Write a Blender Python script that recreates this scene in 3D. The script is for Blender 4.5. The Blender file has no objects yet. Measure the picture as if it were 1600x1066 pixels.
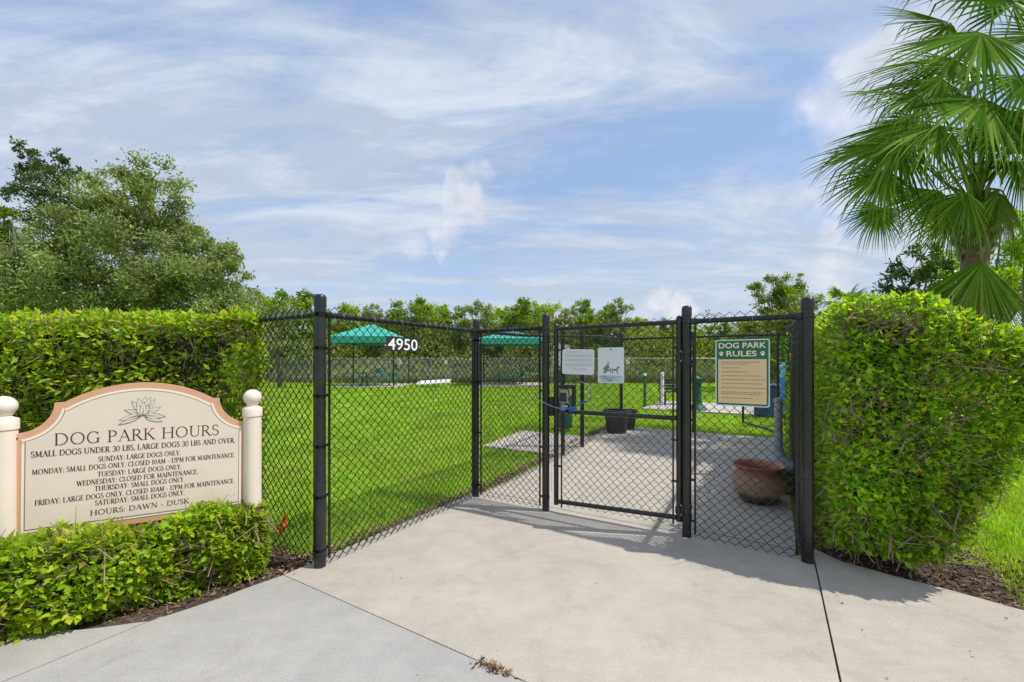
import bpy, math, random
import numpy as np
from mathutils import Vector, Matrix, noise

random.seed(7); RNG = np.random.default_rng(7)
scene = bpy.context.scene
COL = scene.collection
PI = math.pi
F, EYE, HOR = 670.0, 1.45, 568.0          # focal length and horizon in photo pixels, eye height in metres

# ------------------------------------------------------------------ camera, sky, sun, exposure
cam_d = bpy.data.cameras.new('camera'); cam = bpy.data.objects.new('camera', cam_d); COL.objects.link(cam)
cam.location = (0, 0, EYE); cam.rotation_euler = (PI/2, 0, 0)
cam_d.sensor_width = 36.0; cam_d.lens = 36.0*F/1600.0
cam_d.shift_y = (HOR-533.0)/1600.0; cam_d.clip_start = 0.05; cam_d.clip_end = 3000
scene.camera = cam

SUN = Vector((0.65, -0.108, 1.0)).normalized()
SUN_STRENGTH, SKY_STRENGTH, EXPOSURE = 2.2, 0.15, 0.90
sd = bpy.data.lights.new('sun', 'SUN'); sd.energy = SUN_STRENGTH; sd.angle = math.radians(0.55); sd.color = (1.0, 0.955, 0.88)
so = bpy.data.objects.new('sun', sd); COL.objects.link(so); so.location = (8, -2, 12)
so.rotation_euler = SUN.to_track_quat('Z', 'Y').to_euler()

scene.view_settings.view_transform = 'Standard'; scene.view_settings.look = 'None'
scene.view_settings.gamma = 1.0; scene.view_settings.use_curve_mapping = False
scene.view_settings.exposure = EXPOSURE
scene.cycles.max_bounces = 8; scene.cycles.transparent_max_bounces = 16


class NT:
    """tiny helper for building node trees"""
    def __init__(s, tree): s.t = tree; s.n = tree.nodes; s.l = tree.links
    def new(s, kind, **kw):
        nd = s.n.new(kind)
        for k, v in kw.items():
            if k.startswith('i_'):
                key = k[2:]; key = int(key) if key.isdigit() else key.replace('_', ' ')
                s.set(nd, key, v)
            else: setattr(nd, k, v)
        return nd
    def set(s, nd, key, v):
        sock = nd.inputs[key]
        if isinstance(v, bpy.types.NodeSocket): s.l.new(v, sock)
        else: sock.default_value = v
    def math(s, op, a, b=None, c=None, clamp=False):
        nd = s.n.new('ShaderNodeMath'); nd.operation = op; nd.use_clamp = clamp
        for i, v in enumerate((a, b, c)):
            if v is not None: s.set(nd, i, v)
        return nd.outputs[0]
    def vmath(s, op, a, b=None):
        nd = s.n.new('ShaderNodeVectorMath'); nd.operation = op; s.set(nd, 0, a)
        if b is not None: s.set(nd, 1, b)
        return nd.outputs['Value'] if op in ('DOT_PRODUCT', 'LENGTH', 'DISTANCE') else nd.outputs[0]
    def noise(s, vec, scale, detail=4, rough=0.55, dist=0.0):
        nd = s.n.new('ShaderNodeTexNoise'); s.l.new(vec, nd.inputs['Vector'])
        nd.inputs['Scale'].default_value = scale; nd.inputs['Detail'].default_value = detail
        nd.inputs['Roughness'].default_value = rough; nd.inputs['Distortion'].default_value = dist
        return nd.outputs['Fac']
    def remap(s, v, a, b, c=0.0, d=1.0, smooth=False):
        nd = s.n.new('ShaderNodeMapRange'); nd.clamp = True
        if smooth: nd.interpolation_type = 'SMOOTHSTEP'
        s.set(nd, 0, v)
        for i, x in enumerate((a, b, c, d)): nd.inputs[i+1].default_value = x
        return nd.outputs[0]
    def mix(s, f, a, b, mode='MIX'):
        nd = s.n.new('ShaderNodeMix'); nd.data_type = 'RGBA'; nd.blend_type = mode
        s.set(nd, 0, f)
        for k, v in ((6, a), (7, b)):
            if isinstance(v, bpy.types.NodeSocket): s.l.new(v, nd.inputs[k])
            else: nd.inputs[k].default_value = (*v, 1.0) if len(v) == 3 else v
        return nd.outputs[2]


def pix_dir(px, py):
    return Vector((px-800.0, F, HOR-py)).normalized()


def build_world():
    w = bpy.data.worlds.new('World'); scene.world = w; w.use_nodes = True
    t = NT(w.node_tree); w.node_tree.nodes.clear()
    out = t.new('ShaderNodeOutputWorld'); bg = t.new('ShaderNodeBackground')
    bg.inputs['Strength'].default_value = SKY_STRENGTH
    sky = t.new('ShaderNodeTexSky'); sky.sky_type = 'NISHITA'; sky.sun_disc = False
    sky.sun_elevation = math.asin(SUN.z); sky.sun_rotation = math.atan2(SUN.x, SUN.y)
    sky.air_density = 1.0; sky.dust_density = 0.6; sky.ozone_density = 2.0
    tc = t.new('ShaderNodeTexCoord'); d = tc.outputs['Generated']
    sep = t.new('ShaderNodeSeparateXYZ'); t.l.new(d, sep.inputs[0])
    z = t.math('MAXIMUM', sep.outputs['Z'], 0.0)
    zz = t.math('ADD', z, 0.16)
    comb = t.new('ShaderNodeCombineXYZ')
    t.set(comb, 0, t.math('DIVIDE', sep.outputs['X'], zz)); t.set(comb, 1, t.math('DIVIDE', sep.outputs['Y'], zz))
    p = comb.outputs[0]
    def streak(rot, sx, sy, off):
        m = t.new('ShaderNodeMapping'); t.l.new(p, m.inputs['Vector'])
        m.inputs['Rotation'].default_value = (0, 0, rot); m.inputs['Scale'].default_value = (sx, sy, 1); m.inputs['Location'].default_value = off
        return m.outputs[0]
    # thin high veil in drawn-out bands
    a = t.noise(streak(0.53, 0.42, 1.35, (3.1, 1.7, 0)), 1.0, 7, 0.60, 0.5)
    b = t.noise(streak(0.72, 0.9, 3.6, (7.1, 2.2, 0)), 1.0, 8, 0.66, 0.9)
    c = t.noise(streak(0.3, 0.33, 0.5, (1.3, 9.4, 0)), 1.0, 4, 0.5, 0.2)
    veil = t.math('ADD', t.math('MULTIPLY', a, 0.55), t.math('MULTIPLY', b, 0.30))
    veil = t.math('ADD', veil, t.math('MULTIPLY', c, 0.25))
    gaps = t.noise(streak(0.6, 0.8, 1.7, (4.6, 0.4, 0)), 1.0, 6, 0.62, 0.8)
    veil = t.math('ADD', t.math('MULTIPLY', veil, 0.72), t.math('MULTIPLY', gaps, 0.33))
    veil = t.remap(veil, 0.465, 0.60, 0.05, 1.0, smooth=True)
    base = t.mix(0.72, sky.outputs[0], (1.02, 1.42, 2.30))
    bright = t.remap(t.noise(streak(0.64, 1.1, 3.0, (2.6, 5.4, 0)), 1.0, 7, 0.66, 1.0), 0.42, 0.66, 0.0, 1.0, smooth=True)
    col = t.mix(veil, base, t.mix(bright, (1.84, 2.14, 2.66), (2.50, 2.76, 3.14)))
    low = t.remap(z, 0.0, 0.36, 0.72, 0.0)
    col = t.mix(low, col, (2.05, 2.36, 2.78))
    # heaped clouds: warped distance to a few places in the sky
    wv = t.new('ShaderNodeTexNoise'); t.l.new(d, wv.inputs['Vector']); wv.inputs['Scale'].default_value = 9.0
    wv.inputs['Detail'].default_value = 8; wv.inputs['Roughness'].default_value = 0.62
    off = t.vmath('SUBTRACT', wv.outputs['Color'], (0.5, 0.5, 0.5))
    sc = t.n.new('ShaderNodeVectorMath'); sc.operation = 'SCALE'; t.l.new(off, sc.inputs[0]); sc.inputs['Scale'].default_value = 0.17
    dd = t.vmath('ADD', d, sc.outputs[0])
    puff = None
    spots = [(722, 316, .048, .9), (688, 374, .046, .7), (640, 378, .05, .35), (700, 345, .03, .6), (745, 270, .03, .35), (1392, 112, .10, .85), (1330, 165, .09, .7), (1300, 235, .06, .42),
             (1300, 310, .06, .55), (1030, 472, .050, 1.0), (1060, 490, .045, .9), (1000, 492, .035, .7), (1285, 382, .035, .6), (1300, 450, .05, .7),
             (1200, 470, .05, .5), (1420, 200, .09, .5), (850, 505, .05, .5), (560, 500, .06, .35), (1450, 330, .09, .6),
             (-900, 300, .25, .8), (2600, 350, .2, .7), (300, -900, .2, .5), (2000, -300, .25, .6)]
    spots_dir = [(pix_dir(x, y), r, k) for x, y, r, k in spots]
    spots_dir += [(Vector((0.3, -1, .3)).normalized(), .3, .8), (Vector((-0.7, -1, .4)).normalized(), .25, .7), (Vector((1, -.6, .5)).normalized(), .2, .7)]
    for v, r, k in spots_dir:
        dist = t.vmath('DISTANCE', dd, tuple(v))
        f = t.remap(dist, r*1.15, r*0.35, 0.0, k, smooth=True)
        puff = f if puff is None else t.math('MAXIMUM', puff, f)
    shade = t.remap(t.noise(d, 14.0, 5, 0.6), 0.35, 0.65, 0.0, 1.0)
    cc = t.mix(shade, (2.25, 2.38, 2.72), (3.3, 3.35, 3.5))
    col = t.mix(puff, col, cc)
    t.l.new(col, bg.inputs['Color']); t.l.new(bg.outputs[0], out.inputs[0])
build_world()

# ------------------------------------------------------------------ helpers: objects
def obj(name, mesh, mat=None, parent=None, **props):
    """mesh has world coordinates; they are made relative to the parent's place"""
    o = bpy.data.objects.new(name, mesh); COL.objects.link(o)
    if mat is not None and not mesh.materials: mesh.materials.append(mat)
    if parent is not None:
        o.parent = parent
        off = parent.get('_w') or (0, 0, 0)
        off = Vector(off)
        if off.length > 0:
            n = len(mesh.vertices); co = np.empty(n*3, dtype=np.float32); mesh.vertices.foreach_get('co', co)
            co = co.reshape(-1, 3) - np.array(off, dtype=np.float32); mesh.vertices.foreach_set('co', co.ravel()); mesh.update()
        o['_w'] = tuple(off)
    else: o['_w'] = (0.0, 0.0, 0.0)
    for k, v in props.items(): o[k] = v
    return o

def thing(name, label, cat, loc, group=None):
    o = bpy.data.objects.new(name, None); COL.objects.link(o); o.location = loc; o.empty_display_size = 0.1
    o['label'] = label; o['category'] = cat; o['_w'] = tuple(float(x) for x in loc)
    if group: o['group'] = group
    return o

def tag(o, label, cat, group=None):
    o['label'] = label; o['category'] = cat
    if group: o['group'] = group
    return o

def mesh_np(V, Fc, smooth=False, name='mesh'):
    V = np.asarray(V, dtype=np.float32).reshape(-1, 3); Fc = np.asarray(Fc, dtype=np.int32)
    k = Fc.shape[1]; m = bpy.data.meshes.new(name)
    m.vertices.add(len(V)); m.vertices.foreach_set('co', V.ravel())
    m.loops.add(Fc.size); m.loops.foreach_set('vertex_index', Fc.ravel())
    m.polygons.add(len(Fc)); m.polygons.foreach_set('loop_start', np.arange(0, Fc.size, k, dtype=np.int32))
    m.polygons.foreach_set('loop_total', np.full(len(Fc), k, dtype=np.int32))
    if smooth: m.polygons.foreach_set('use_smooth', np.ones(len(Fc), dtype=bool))
    m.update(calc_edges=True); return m

class MB:
    def __init__(s): s.v = []; s.f = []
    def add(s, vs, fs):
        o = len(s.v); s.v += [tuple(v) for v in vs]; s.f += [tuple(i+o for i in f) for f in fs]; return s
    def box(s, c, sx, sy, sz, ax=None, bev=0.0):
        """box with centre c; ax = (x axis, y axis, z axis)"""
        X, Y, Z = ax or (Vector((1, 0, 0)), Vector((0, 1, 0)), Vector((0, 0, 1))); c = Vector(c)
        if bev <= 0:
            vs = [c+X*(i*sx/2)+Y*(j*sy/2)+Z*(k*sz/2) for k in (-1, 1) for i, j in ((-1, -1), (1, -1), (1, 1), (-1, 1))]
            return s.add(vs, [(3, 2, 1, 0), (4, 5, 6, 7), (0, 1, 5, 4), (1, 2, 6, 5), (2, 3, 7, 6), (3, 0, 4, 7)])
        b = bev; rings = []
        for k, ins in ((-sz/2, b), (-sz/2+b, 0), (sz/2-b, 0), (sz/2, b)):
            hx, hy = sx/2-ins, sy/2-ins; r = b
            pts = [(-hx+r, -hy), (hx-r, -hy), (hx, -hy+r), (hx, hy-r), (hx-r, hy), (-hx+r, hy), (-hx, hy-r), (-hx, -hy+r)]
            rings.append([c+X*x+Y*y+Z*k for x, y in pts])
        vs = [p for r in rings for p in r]; fs = []
        for q in range(3):
            for i in range(8): j = (i+1) % 8; fs.append((q*8+i, q*8+j, q*8+8+j, q*8+8+i))
        fs.append(tuple(range(7, -1, -1))); fs.append(tuple(range(24, 32)))
        return s.add(vs, fs)
    def tube(s, pts, r, n=8, cap=True):
        pts = [Vector(p) for p in pts]; rs = r if isinstance(r, (list, tuple)) else [r]*len(pts)
        vs, fs = [], []; ref = None
        for i, p in enumerate(pts):
            t = (pts[min(i+1, len(pts)-1)]-pts[max(i-1, 0)]).normalized()
            if ref is None: ref = t.orthogonal().normalized()
            ref = (ref - t*ref.dot(t)); ref = ref.normalized() if ref.length > 1e-6 else t.orthogonal().normalized()
            b = t.cross(ref)
            for k in range(n):
                a = 2*PI*k/n; vs.append(p+(ref*math.cos(a)+b*math.sin(a))*rs[i])
        for i in range(len(pts)-1):
            for k in range(n): j = (k+1) % n; fs.append((i*n+k, i*n+j, (i+1)*n+j, (i+1)*n+k))
        if cap: fs.append(tuple(range(n-1, -1, -1))); fs.append(tuple(range((len(pts)-1)*n, len(pts)*n)))
        return s.add(vs, fs)
    def lathe(s, c, prof, n=24, squash=None):
        """prof: list of (radius, height) round the vertical through c"""
        c = Vector(c); vs, fs = [], []
        for (r, z) in prof:
            for k in range(n): a = 2*PI*k/n; vs.append(c+Vector((r*math.cos(a), r*math.sin(a), z)))
        for i in range(len(prof)-1):
            for k in range(n): j = (k+1) % n; fs.append((i*n+k, i*n+j, (i+1)*n+j, (i+1)*n+k))
        if prof[0][0] > 1e-4: fs.append(tuple(range(n-1, -1, -1)))
        if prof[-1][0] > 1e-4: fs.append(tuple(range((len(prof)-1)*n, len(prof)*n)))
        return s.add(vs, fs)
    def mesh(s, smooth=False, ang=40):
        m = bpy.data.meshes.new('mesh'); m.from_pydata(s.v, [], s.f); m.update()
        if smooth:
            m.polygons.foreach_set('use_smooth', np.ones(len(m.polygons), dtype=bool))
            m.set_sharp_from_angle(angle=math.radians(ang))
        return m

def extrude_poly(pts2, org, X, Y, N, d0, d1):
    """polygon in the plane (X,Y) extruded along N from d0 to d1"""
    m = MB(); n = len(pts2); org = Vector(org)
    lo = [org+X*x+Y*y+N*d0 for x, y in pts2]; hi = [org+X*x+Y*y+N*d1 for x, y in pts2]
    m.add(lo+hi, [tuple(range(n-1, -1, -1)), tuple(range(n, 2*n))]+[(i, (i+1) % n, n+(i+1) % n, n+i) for i in range(n)])
    return m

# ------------------------------------------------------------------ helpers: materials
MATS = {}
def pmat(name, color, rough=0.6, metal=0.0, var=0.12, scale=20.0, bump=0.0, bscale=60.0, spec=0.5, dirt=None, dirt_amt=0.3, dirt_scale=3.0):
    m = bpy.data.materials.new(name); m.use_nodes = True; t = NT(m.node_tree); bs = t.n['Principled BSDF']
    tc = t.new('ShaderNodeTexCoord'); ob = tc.outputs['Object']
    n = t.noise(ob, scale, 5, 0.6)
    f = t.remap(n, 0.3, 0.7, 1.0-var, 1.0+var)
    hsv = t.new('ShaderNodeHueSaturation'); hsv.inputs['Color'].default_value = (*color, 1); t.set(hsv, 'Value', f)
    col = hsv.outputs[0]
    if dirt is not None:
        g = t.remap(t.noise(ob, dirt_scale, 6, 0.65), 0.48, 0.68, 0.0, dirt_amt)
        col = t.mix(g, col, dirt)
    t.l.new(col, bs.inputs['Base Color'])
    t.set(bs, 'Roughness', t.remap(t.noise(ob, scale*1.7, 3), 0.3, 0.7, max(0.03, rough-0.08), min(1, rough+0.08)))
    bs.inputs['Metallic'].default_value = metal; bs.inputs['Specular IOR Level'].default_value = spec
    if bump > 0:
        bp = t.new('ShaderNodeBump'); bp.inputs['Distance'].default_value = 0.004; bp.inputs['Strength'].default_value = bump
        t.l.new(t.noise(ob, bscale, 5, 0.6), bp.inputs['Height']); t.l.new(bp.outputs[0], bs.inputs['Normal'])
    MATS[name] = m; return m

def leaf_mat(name, cols, rough=0.42, trans=0.38, tcol=None, spec=0.5, patch=None):
    """cols: list of (position, colour) picked at random for each leaf"""
    m = bpy.data.materials.new(name); m.use_nodes = True; t = NT(m.node_tree); bs = t.n['Principled BSDF']; out = t.n['Material Output']
    geo = t.new('ShaderNodeNewGeometry'); oi = t.new('ShaderNodeObjectInfo')
    r = t.math('FRACT', t.math('ADD', geo.outputs['Random Per Island'], t.math('MULTIPLY', oi.outputs['Random'], 7.31)))
    ramp = t.new('ShaderNodeValToRGB'); t.l.new(r, ramp.inputs[0]); e = ramp.color_ramp.elements
    while len(e) < len(cols): e.new(0.5)
    for i, (p, c) in enumerate(cols): e[i].position = p; e[i].color = (*c, 1)
    tc = t.new('ShaderNodeTexCoord')
    k = t.remap(t.noise(tc.outputs['Object'], 1.3, 3), 0.3, 0.7, 0.80, 1.25)
    hsv = t.new('ShaderNodeHueSaturation'); t.l.new(ramp.outputs[0], hsv.inputs['Color']); t.set(hsv, 'Value', k)
    cout = hsv.outputs[0]
    if patch:
        pf = t.remap(t.noise(tc.outputs['Object'], 0.55, 5, 0.65, 0.8), 0.50, 0.72, 0.0, 0.62)
        cout = t.mix(pf, cout, patch)
        soft_shade = t.remap(t.noise(tc.outputs['Object'], 0.9, 5, 0.6, 0.4), 0.52, 0.70, 1.0, 0.62); h2 = t.new('ShaderNodeHueSaturation'); t.l.new(cout, h2.inputs['Color']); t.set(h2, 'Value', soft_shade); cout = h2.outputs[0]  # soft shade patches on the lawn, darkened into the blade colour
    t.l.new(cout, bs.inputs['Base Color']); bs.inputs['Roughness'].default_value = rough; bs.inputs['Specular IOR Level'].default_value = spec
    tr = t.new('ShaderNodeBsdfTranslucent')
    tm = t.mix(1.0, cout, tcol or (1.7, 1.5, 0.7), 'MULTIPLY'); t.l.new(tm, tr.inputs['Color'])
    mx = t.new('ShaderNodeMixShader'); mx.inputs[0].default_value = trans
    t.l.new(bs.outputs[0], mx.inputs[1]); t.l.new(tr.outputs[0], mx.inputs[2]); t.l.new(mx.outputs[0], out.inputs[0])
    MATS[name] = m; return m

def concrete_mat(name, base, warm, spec_amt=0.10):
    m = bpy.data.materials.new(name); m.use_nodes = True; t = NT(m.node_tree); bs = t.n['Principled BSDF']
    geo = t.new('ShaderNodeNewGeometry'); p = geo.outputs['Position']
    big = t.remap(t.noise(p, 0.9, 5, 0.6, 0.4), 0.35, 0.68)
    mid = t.remap(t.noise(p, 5.0, 6, 0.68), 0.3, 0.72, 0.90, 1.07)
    fine = t.remap(t.noise(p, 130.0, 3, 0.8), 0.28, 0.72, 0.74, 1.18)
    col = t.mix(big, base, warm)
    v = t.new('ShaderNodeTexVoronoi'); t.l.new(p, v.inputs['Vector']); v.inputs['Scale'].default_value = 38.0
    chip = t.remap(v.outputs['Distance'], 0.05, 0.12, 1.0, 0.0)
    vsep = t.new('ShaderNodeSeparateColor'); t.l.new(v.outputs['Color'], vsep.inputs[0])
    pick = t.remap(vsep.outputs[0], 0.72, 0.76, 0.0, 1.0)
    col = t.mix(t.math('MULTIPLY', t.math('MULTIPLY', chip, pick), 0.28), col, (0.80, 0.78, 0.73))
    pick2 = t.remap(vsep.outputs[1], 0.96, 0.97, 0.0, 1.0)
    col = t.mix(t.math('MULTIPLY', t.math('MULTIPLY', chip, pick2), 0.45), col, (0.10, 0.08, 0.07))
    st = t.remap(t.noise(p, 2.2, 7, 0.7, 1.2), 0.54, 0.72, 0.0, 0.38)
    col = t.mix(st, col, (0.25, 0.215, 0.18))
    # worn trowel streaks along the slab
    mp = t.new('ShaderNodeMapping'); t.l.new(p, mp.inputs['Vector']); mp.inputs['Rotation'].default_value = (0, 0, 0.545); mp.inputs['Scale'].default_value = (1.2, 9.0, 1)
    sw = t.remap(t.noise(mp.outputs[0], 2.0, 4, 0.6), 0.4, 0.7, 1.0, 0.95)
    k = t.math('MULTIPLY', t.math('MULTIPLY', mid, fine), sw)
    hsv = t.new('ShaderNodeHueSaturation'); t.l.new(col, hsv.inputs['Color']); t.set(hsv, 'Value', k)
    t.l.new(hsv.outputs[0], bs.inputs['Base Color']); bs.inputs['Roughness'].default_value = 0.88; bs.inputs['Specular IOR Level'].default_value = 0.3
    bp = t.new('ShaderNodeBump'); bp.inputs['Strength'].default_value = 0.35; bp.inputs['Distance'].default_value = 0.002
    t.l.new(t.math('ADD', t.noise(p, 220.0, 3, 0.7), t.math('MULTIPLY', t.noise(p, 24.0, 4), 0.7)), bp.inputs['Height']); t.l.new(bp.outputs[0], bs.inputs['Normal'])
    MATS[name] = m; return m

def ground_mat(name, c1, c2, c3, s1=0.6, s2=7.0, bump=0.5):
    m = bpy.data.materials.new(name); m.use_nodes = True; t = NT(m.node_tree); bs = t.n['Principled BSDF']
    geo = t.new('ShaderNodeNewGeometry'); p = geo.outputs['Position']
    col = t.mix(t.remap(t.noise(p, s1, 5, 0.6), 0.35, 0.65), c1, c2)
    col = t.mix(t.remap(t.noise(p, s2, 6, 0.7), 0.5, 0.75, 0.0, 0.7), col, c3)
    k = t.remap(t.noise(p, 60.0, 4, 0.7), 0.25, 0.75, 0.7, 1.3)
    hsv = t.new('ShaderNodeHueSaturation'); t.l.new(col, hsv.inputs['Color']); t.set(hsv, 'Value', k)
    t.l.new(hsv.outputs[0], bs.inputs['Base Color']); bs.inputs['Roughness'].default_value = 0.95; bs.inputs['Specular IOR Level'].default_value = 0.15
    bp = t.new('ShaderNodeBump'); bp.inputs['Strength'].default_value = bump; bp.inputs['Distance'].default_value = 0.03
    t.l.new(t.noise(p, 30.0, 5, 0.7), bp.inputs['Height']); t.l.new(bp.outputs[0], bs.inputs['Normal'])
    MATS[name] = m; return m

M_CONC = concrete_mat('broom_finished_concrete', (0.505, 0.455, 0.392), (0.425, 0.385, 0.335))
M_CONC2 = concrete_mat('greyer_concrete', (0.430, 0.412, 0.388), (0.370, 0.355, 0.336))
M_PAD = concrete_mat('pale_pad_concrete', (0.56, 0.50, 0.45), (0.48, 0.43, 0.39))
M_LAWN = ground_mat('lawn_soil_and_green', (0.19, 0.29, 0.022), (0.24, 0.34, 0.028), (0.15, 0.22, 0.018))
M_DIRT = ground_mat('dark_soil', (0.075, 0.055, 0.042), (0.12, 0.092, 0.07), (0.04, 0.03, 0.024), 3.0, 20.0)
M_VINYL = pmat('black_vinyl_coated_steel', (0.017, 0.016, 0.019), 0.30, 0.0, 0.3, 9.0, 0.2, 40.0, 0.55, (0.06, 0.052, 0.048), 0.30, 6.0)
M_WIRE = pmat('black_vinyl_wire', (0.016, 0.016, 0.018), 0.36, 0.0, 0.1, 9.0, 0, 40, 0.5)
M_GALV = pmat('galvanised_steel', (0.42, 0.43, 0.43), 0.45, 0.55, 0.15, 12.0)
M_CREAM = pmat('cream_painted_post', (0.80, 0.70, 0.60), 0.45, 0, 0.04, 8.0, 0.05, 30, 0.5, (0.55, 0.47, 0.39), 0.25, 4.0)
M_PEACH = pmat('peach_painted_board', (0.66, 0.37, 0.225), 0.55, 0, 0.05, 14.0, 0.05, 50, 0.4)
M_PANEL = pmat('pale_beige_panel', (0.76, 0.65, 0.555), 0.5, 0, 0.03, 5.0, 0, 40, 0.4, (0.58, 0.50, 0.42), 0.2, 2.0)
M_PALE = pmat('pale_groove', (0.86, 0.77, 0.67), 0.5, 0, 0.03)
M_BROWNLINE = pmat('brown_pinstripe', (0.30, 0.19, 0.14), 0.6, 0, 0.05)
M_INK = pmat('dark_brown_lettering', (0.050, 0.028, 0.024), 0.6, 0, 0.1)
M_GREYINK = pmat('grey_print', (0.20, 0.20, 0.22), 0.6, 0, 0.1)
M_PALEINK = pmat('pale_grey_print', (0.42, 0.44, 0.50), 0.6, 0, 0.1)
M_WHITE = pmat('white_sheet_metal', (0.72, 0.74, 0.80), 0.4, 0, 0.05, 6.0, 0, 40, 0.5, (0.60, 0.61, 0.66), 0.3, 3.0)
M_WHITE2 = pmat('bright_white_board', (0.85, 0.85, 0.83), 0.5, 0, 0.03)
M_PETAL = pmat('pale_petal', (0.70, 0.64, 0.55), 0.5, 0, 0.05)
M_SIGNGREEN = pmat('green_sign_paint', (0.018, 0.125, 0.098), 0.4, 0, 0.06)
M_SIGNTAN = pmat('sun_faded_tan_sign_paint', (0.76, 0.56, 0.32), 0.45, 0, 0.03, 8.0, 0, 40, 0.5, (0.80, 0.50, 0.28), 0.4, 7.0)
M_SIGNEDGE = pmat('pale_mint_sign_edge', (0.52, 0.74, 0.68), 0.4, 0, 0.04)
M_SIGNCREAM = pmat('cream_sign_lettering', (0.85, 0.78, 0.50), 0.5, 0, 0.03)
M_BLACKPLATE = pmat('black_number_plate', (0.03, 0.028, 0.03), 0.4, 0, 0.1)
M_NUM = pmat('white_numerals', (0.86, 0.86, 0.84), 0.5, 0, 0.03)
M_TEAL = pmat('teal_canvas', (0.06, 0.43, 0.345), 0.75, 0, 0.05, 3.0, 0.2, 8.0, 0.2)
M_TABLE = pmat('green_coated_table_metal', (0.04, 0.32, 0.27), 0.5, 0, 0.1)
M_DARKFRAME = pmat('dark_frame_metal', (0.03, 0.03, 0.03), 0.5, 0, 0.1)
M_BIN = pmat('charcoal_moulded_plastic', (0.050, 0.052, 0.058), 0.55, 0, 0.12, 12.0, 0.1, 50, 0.4, (0.12, 0.12, 0.12), 0.3, 6.0)
M_GREENCAN = pmat('dark_green_can', (0.012, 0.11, 0.065), 0.5, 0, 0.1)
M_GREENPOST = pmat('glossy_green_post', (0.012, 0.17, 0.085), 0.35, 0, 0.08)
M_GREYPL = pmat('weathered_grey_plastic', (0.33, 0.35, 0.37), 0.6, 0, 0.1, 6.0, 0.15, 30, 0.4, (0.20, 0.21, 0.22), 0.4, 5.0)
M_GREYDK = pmat('dark_grey_plastic', (0.13, 0.145, 0.16), 0.55, 0, 0.12, 6.0, 0.1, 30, 0.4)
M_BLUEBAG = pmat('blue_plastic_film', (0.05, 0.27, 0.90), 0.3, 0, 0.3, 14.0, 0.3, 25, 0.6)
M_BLUEBAG2 = pmat('light_blue_plastic_film', (0.25, 0.65, 0.95), 0.3, 0, 0.3, 20.0, 0.3, 25, 0.6)
M_BLUE = pmat('blue_bucket_plastic', (0.02, 0.17, 0.75), 0.35, 0, 0.06)
M_NAVY = pmat('navy_panel', (0.025, 0.085, 0.22), 0.55, 0, 0.2, 7.0)
M_ORANGE = leaf_mat('orange_marker_film', [(0, (0.90, 0.26, 0.03)), (1, (0.95, 0.30, 0.04))], 0.5, 0.5, (1.3, 1.2, 0.8), 0.2)
M_LOCK = pmat('brushed_grey_lock', (0.33, 0.34, 0.36), 0.32, 0.75, 0.15, 30.0)
M_CABLE = pmat('pale_blue_cable', (0.15, 0.20, 0.34), 0.35, 0, 0.1)
M_CABLEBLUE = pmat('blue_cable_end', (0.02, 0.07, 0.45), 0.35, 0, 0.08)
M_TWIG = pmat('grey_tan_twig', (0.30, 0.225, 0.15), 0.8, 0, 0.3, 14.0)
M_HCORE = pmat('painted_core_shade', (0.030, 0.024, 0.016), 0.95, 0, 0.6, 22.0, 1.0, 20)  # near-black colour of the hedge core, inner shade painted in
M_BARK = pmat('grey_brown_bark', (0.16, 0.13, 0.10), 0.9, 0, 0.35, 9.0, 0.8, 18)
M_PALMBARK = pmat('fibrous_palm_bark', (0.21, 0.135, 0.085), 0.9, 0, 0.4, 30.0, 1.0, 45)
M_BOOT = pmat('grey_palm_leaf_base', (0.30, 0.265, 0.215), 0.8, 0, 0.2, 25.0, 0.4, 40)
M_MOSS = leaf_mat('grey_hanging_moss', [(0, (0.20, 0.21, 0.18)), (1, (0.34, 0.34, 0.30))], 0.9, 0.2, (1, 1, 1), 0.1)

M_LEAF = leaf_mat('hedge_leaf', [(0, (0.09, 0.18, 0.016)), (0.25, (0.20, 0.35, 0.018)), (0.6, (0.33, 0.50, 0.022)), (0.92, (0.48, 0.60, 0.035)), (0.975, (0.58, 0.52, 0.06)), (1.0, (0.30, 0.17, 0.07))], 0.40, 0.47, None, 0.25)
M_LEAF2 = leaf_mat('right_hedge_leaf', [(0, (0.08, 0.20, 0.016)), (0.25, (0.20, 0.40, 0.022)), (0.65, (0.34, 0.56, 0.028)), (0.93, (0.50, 0.66, 0.05)), (0.975, (0.62, 0.52, 0.07)), (1.0, (0.33, 0.18, 0.07))], 0.36, 0.48, None, 0.25)
M_OAK = leaf_mat('oak_leaf', [(0, (0.11, 0.17, 0.06)), (0.5, (0.24, 0.31, 0.11)), (1.0, (0.38, 0.45, 0.19))], 0.5, 0.32, None, 0.12)
M_OAKDK = leaf_mat('dark_oak_leaf', [(0, (0.035, 0.07, 0.022)), (1.0, (0.10, 0.155, 0.045))], 0.5, 0.25)
M_FAR = leaf_mat('bright_wood_leaf', [(0, (0.16, 0.27, 0.014)), (0.5, (0.28, 0.43, 0.020)), (1.0, (0.44, 0.57, 0.035))], 0.5, 0.38, None, 0.12)
M_FAR2 = leaf_mat('mid_wood_leaf', [(0, (0.09, 0.17, 0.016)), (0.5, (0.18, 0.29, 0.024)), (1.0, (0.30, 0.41, 0.045))], 0.5, 0.35, None, 0.12)
M_UNDER = leaf_mat('understorey_leaf', [(0, (0.09, 0.14, 0.022)), (0.5, (0.20, 0.28, 0.038)), (1.0, (0.36, 0.42, 0.09))], 0.55, 0.3, None, 0.12)
M_LIME = leaf_mat('lime_leaf', [(0, (0.16, 0.30, 0.012)), (0.5, (0.27, 0.45, 0.018)), (1.0, (0.40, 0.56, 0.03))], 0.45, 0.42, None, 0.12)
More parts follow.
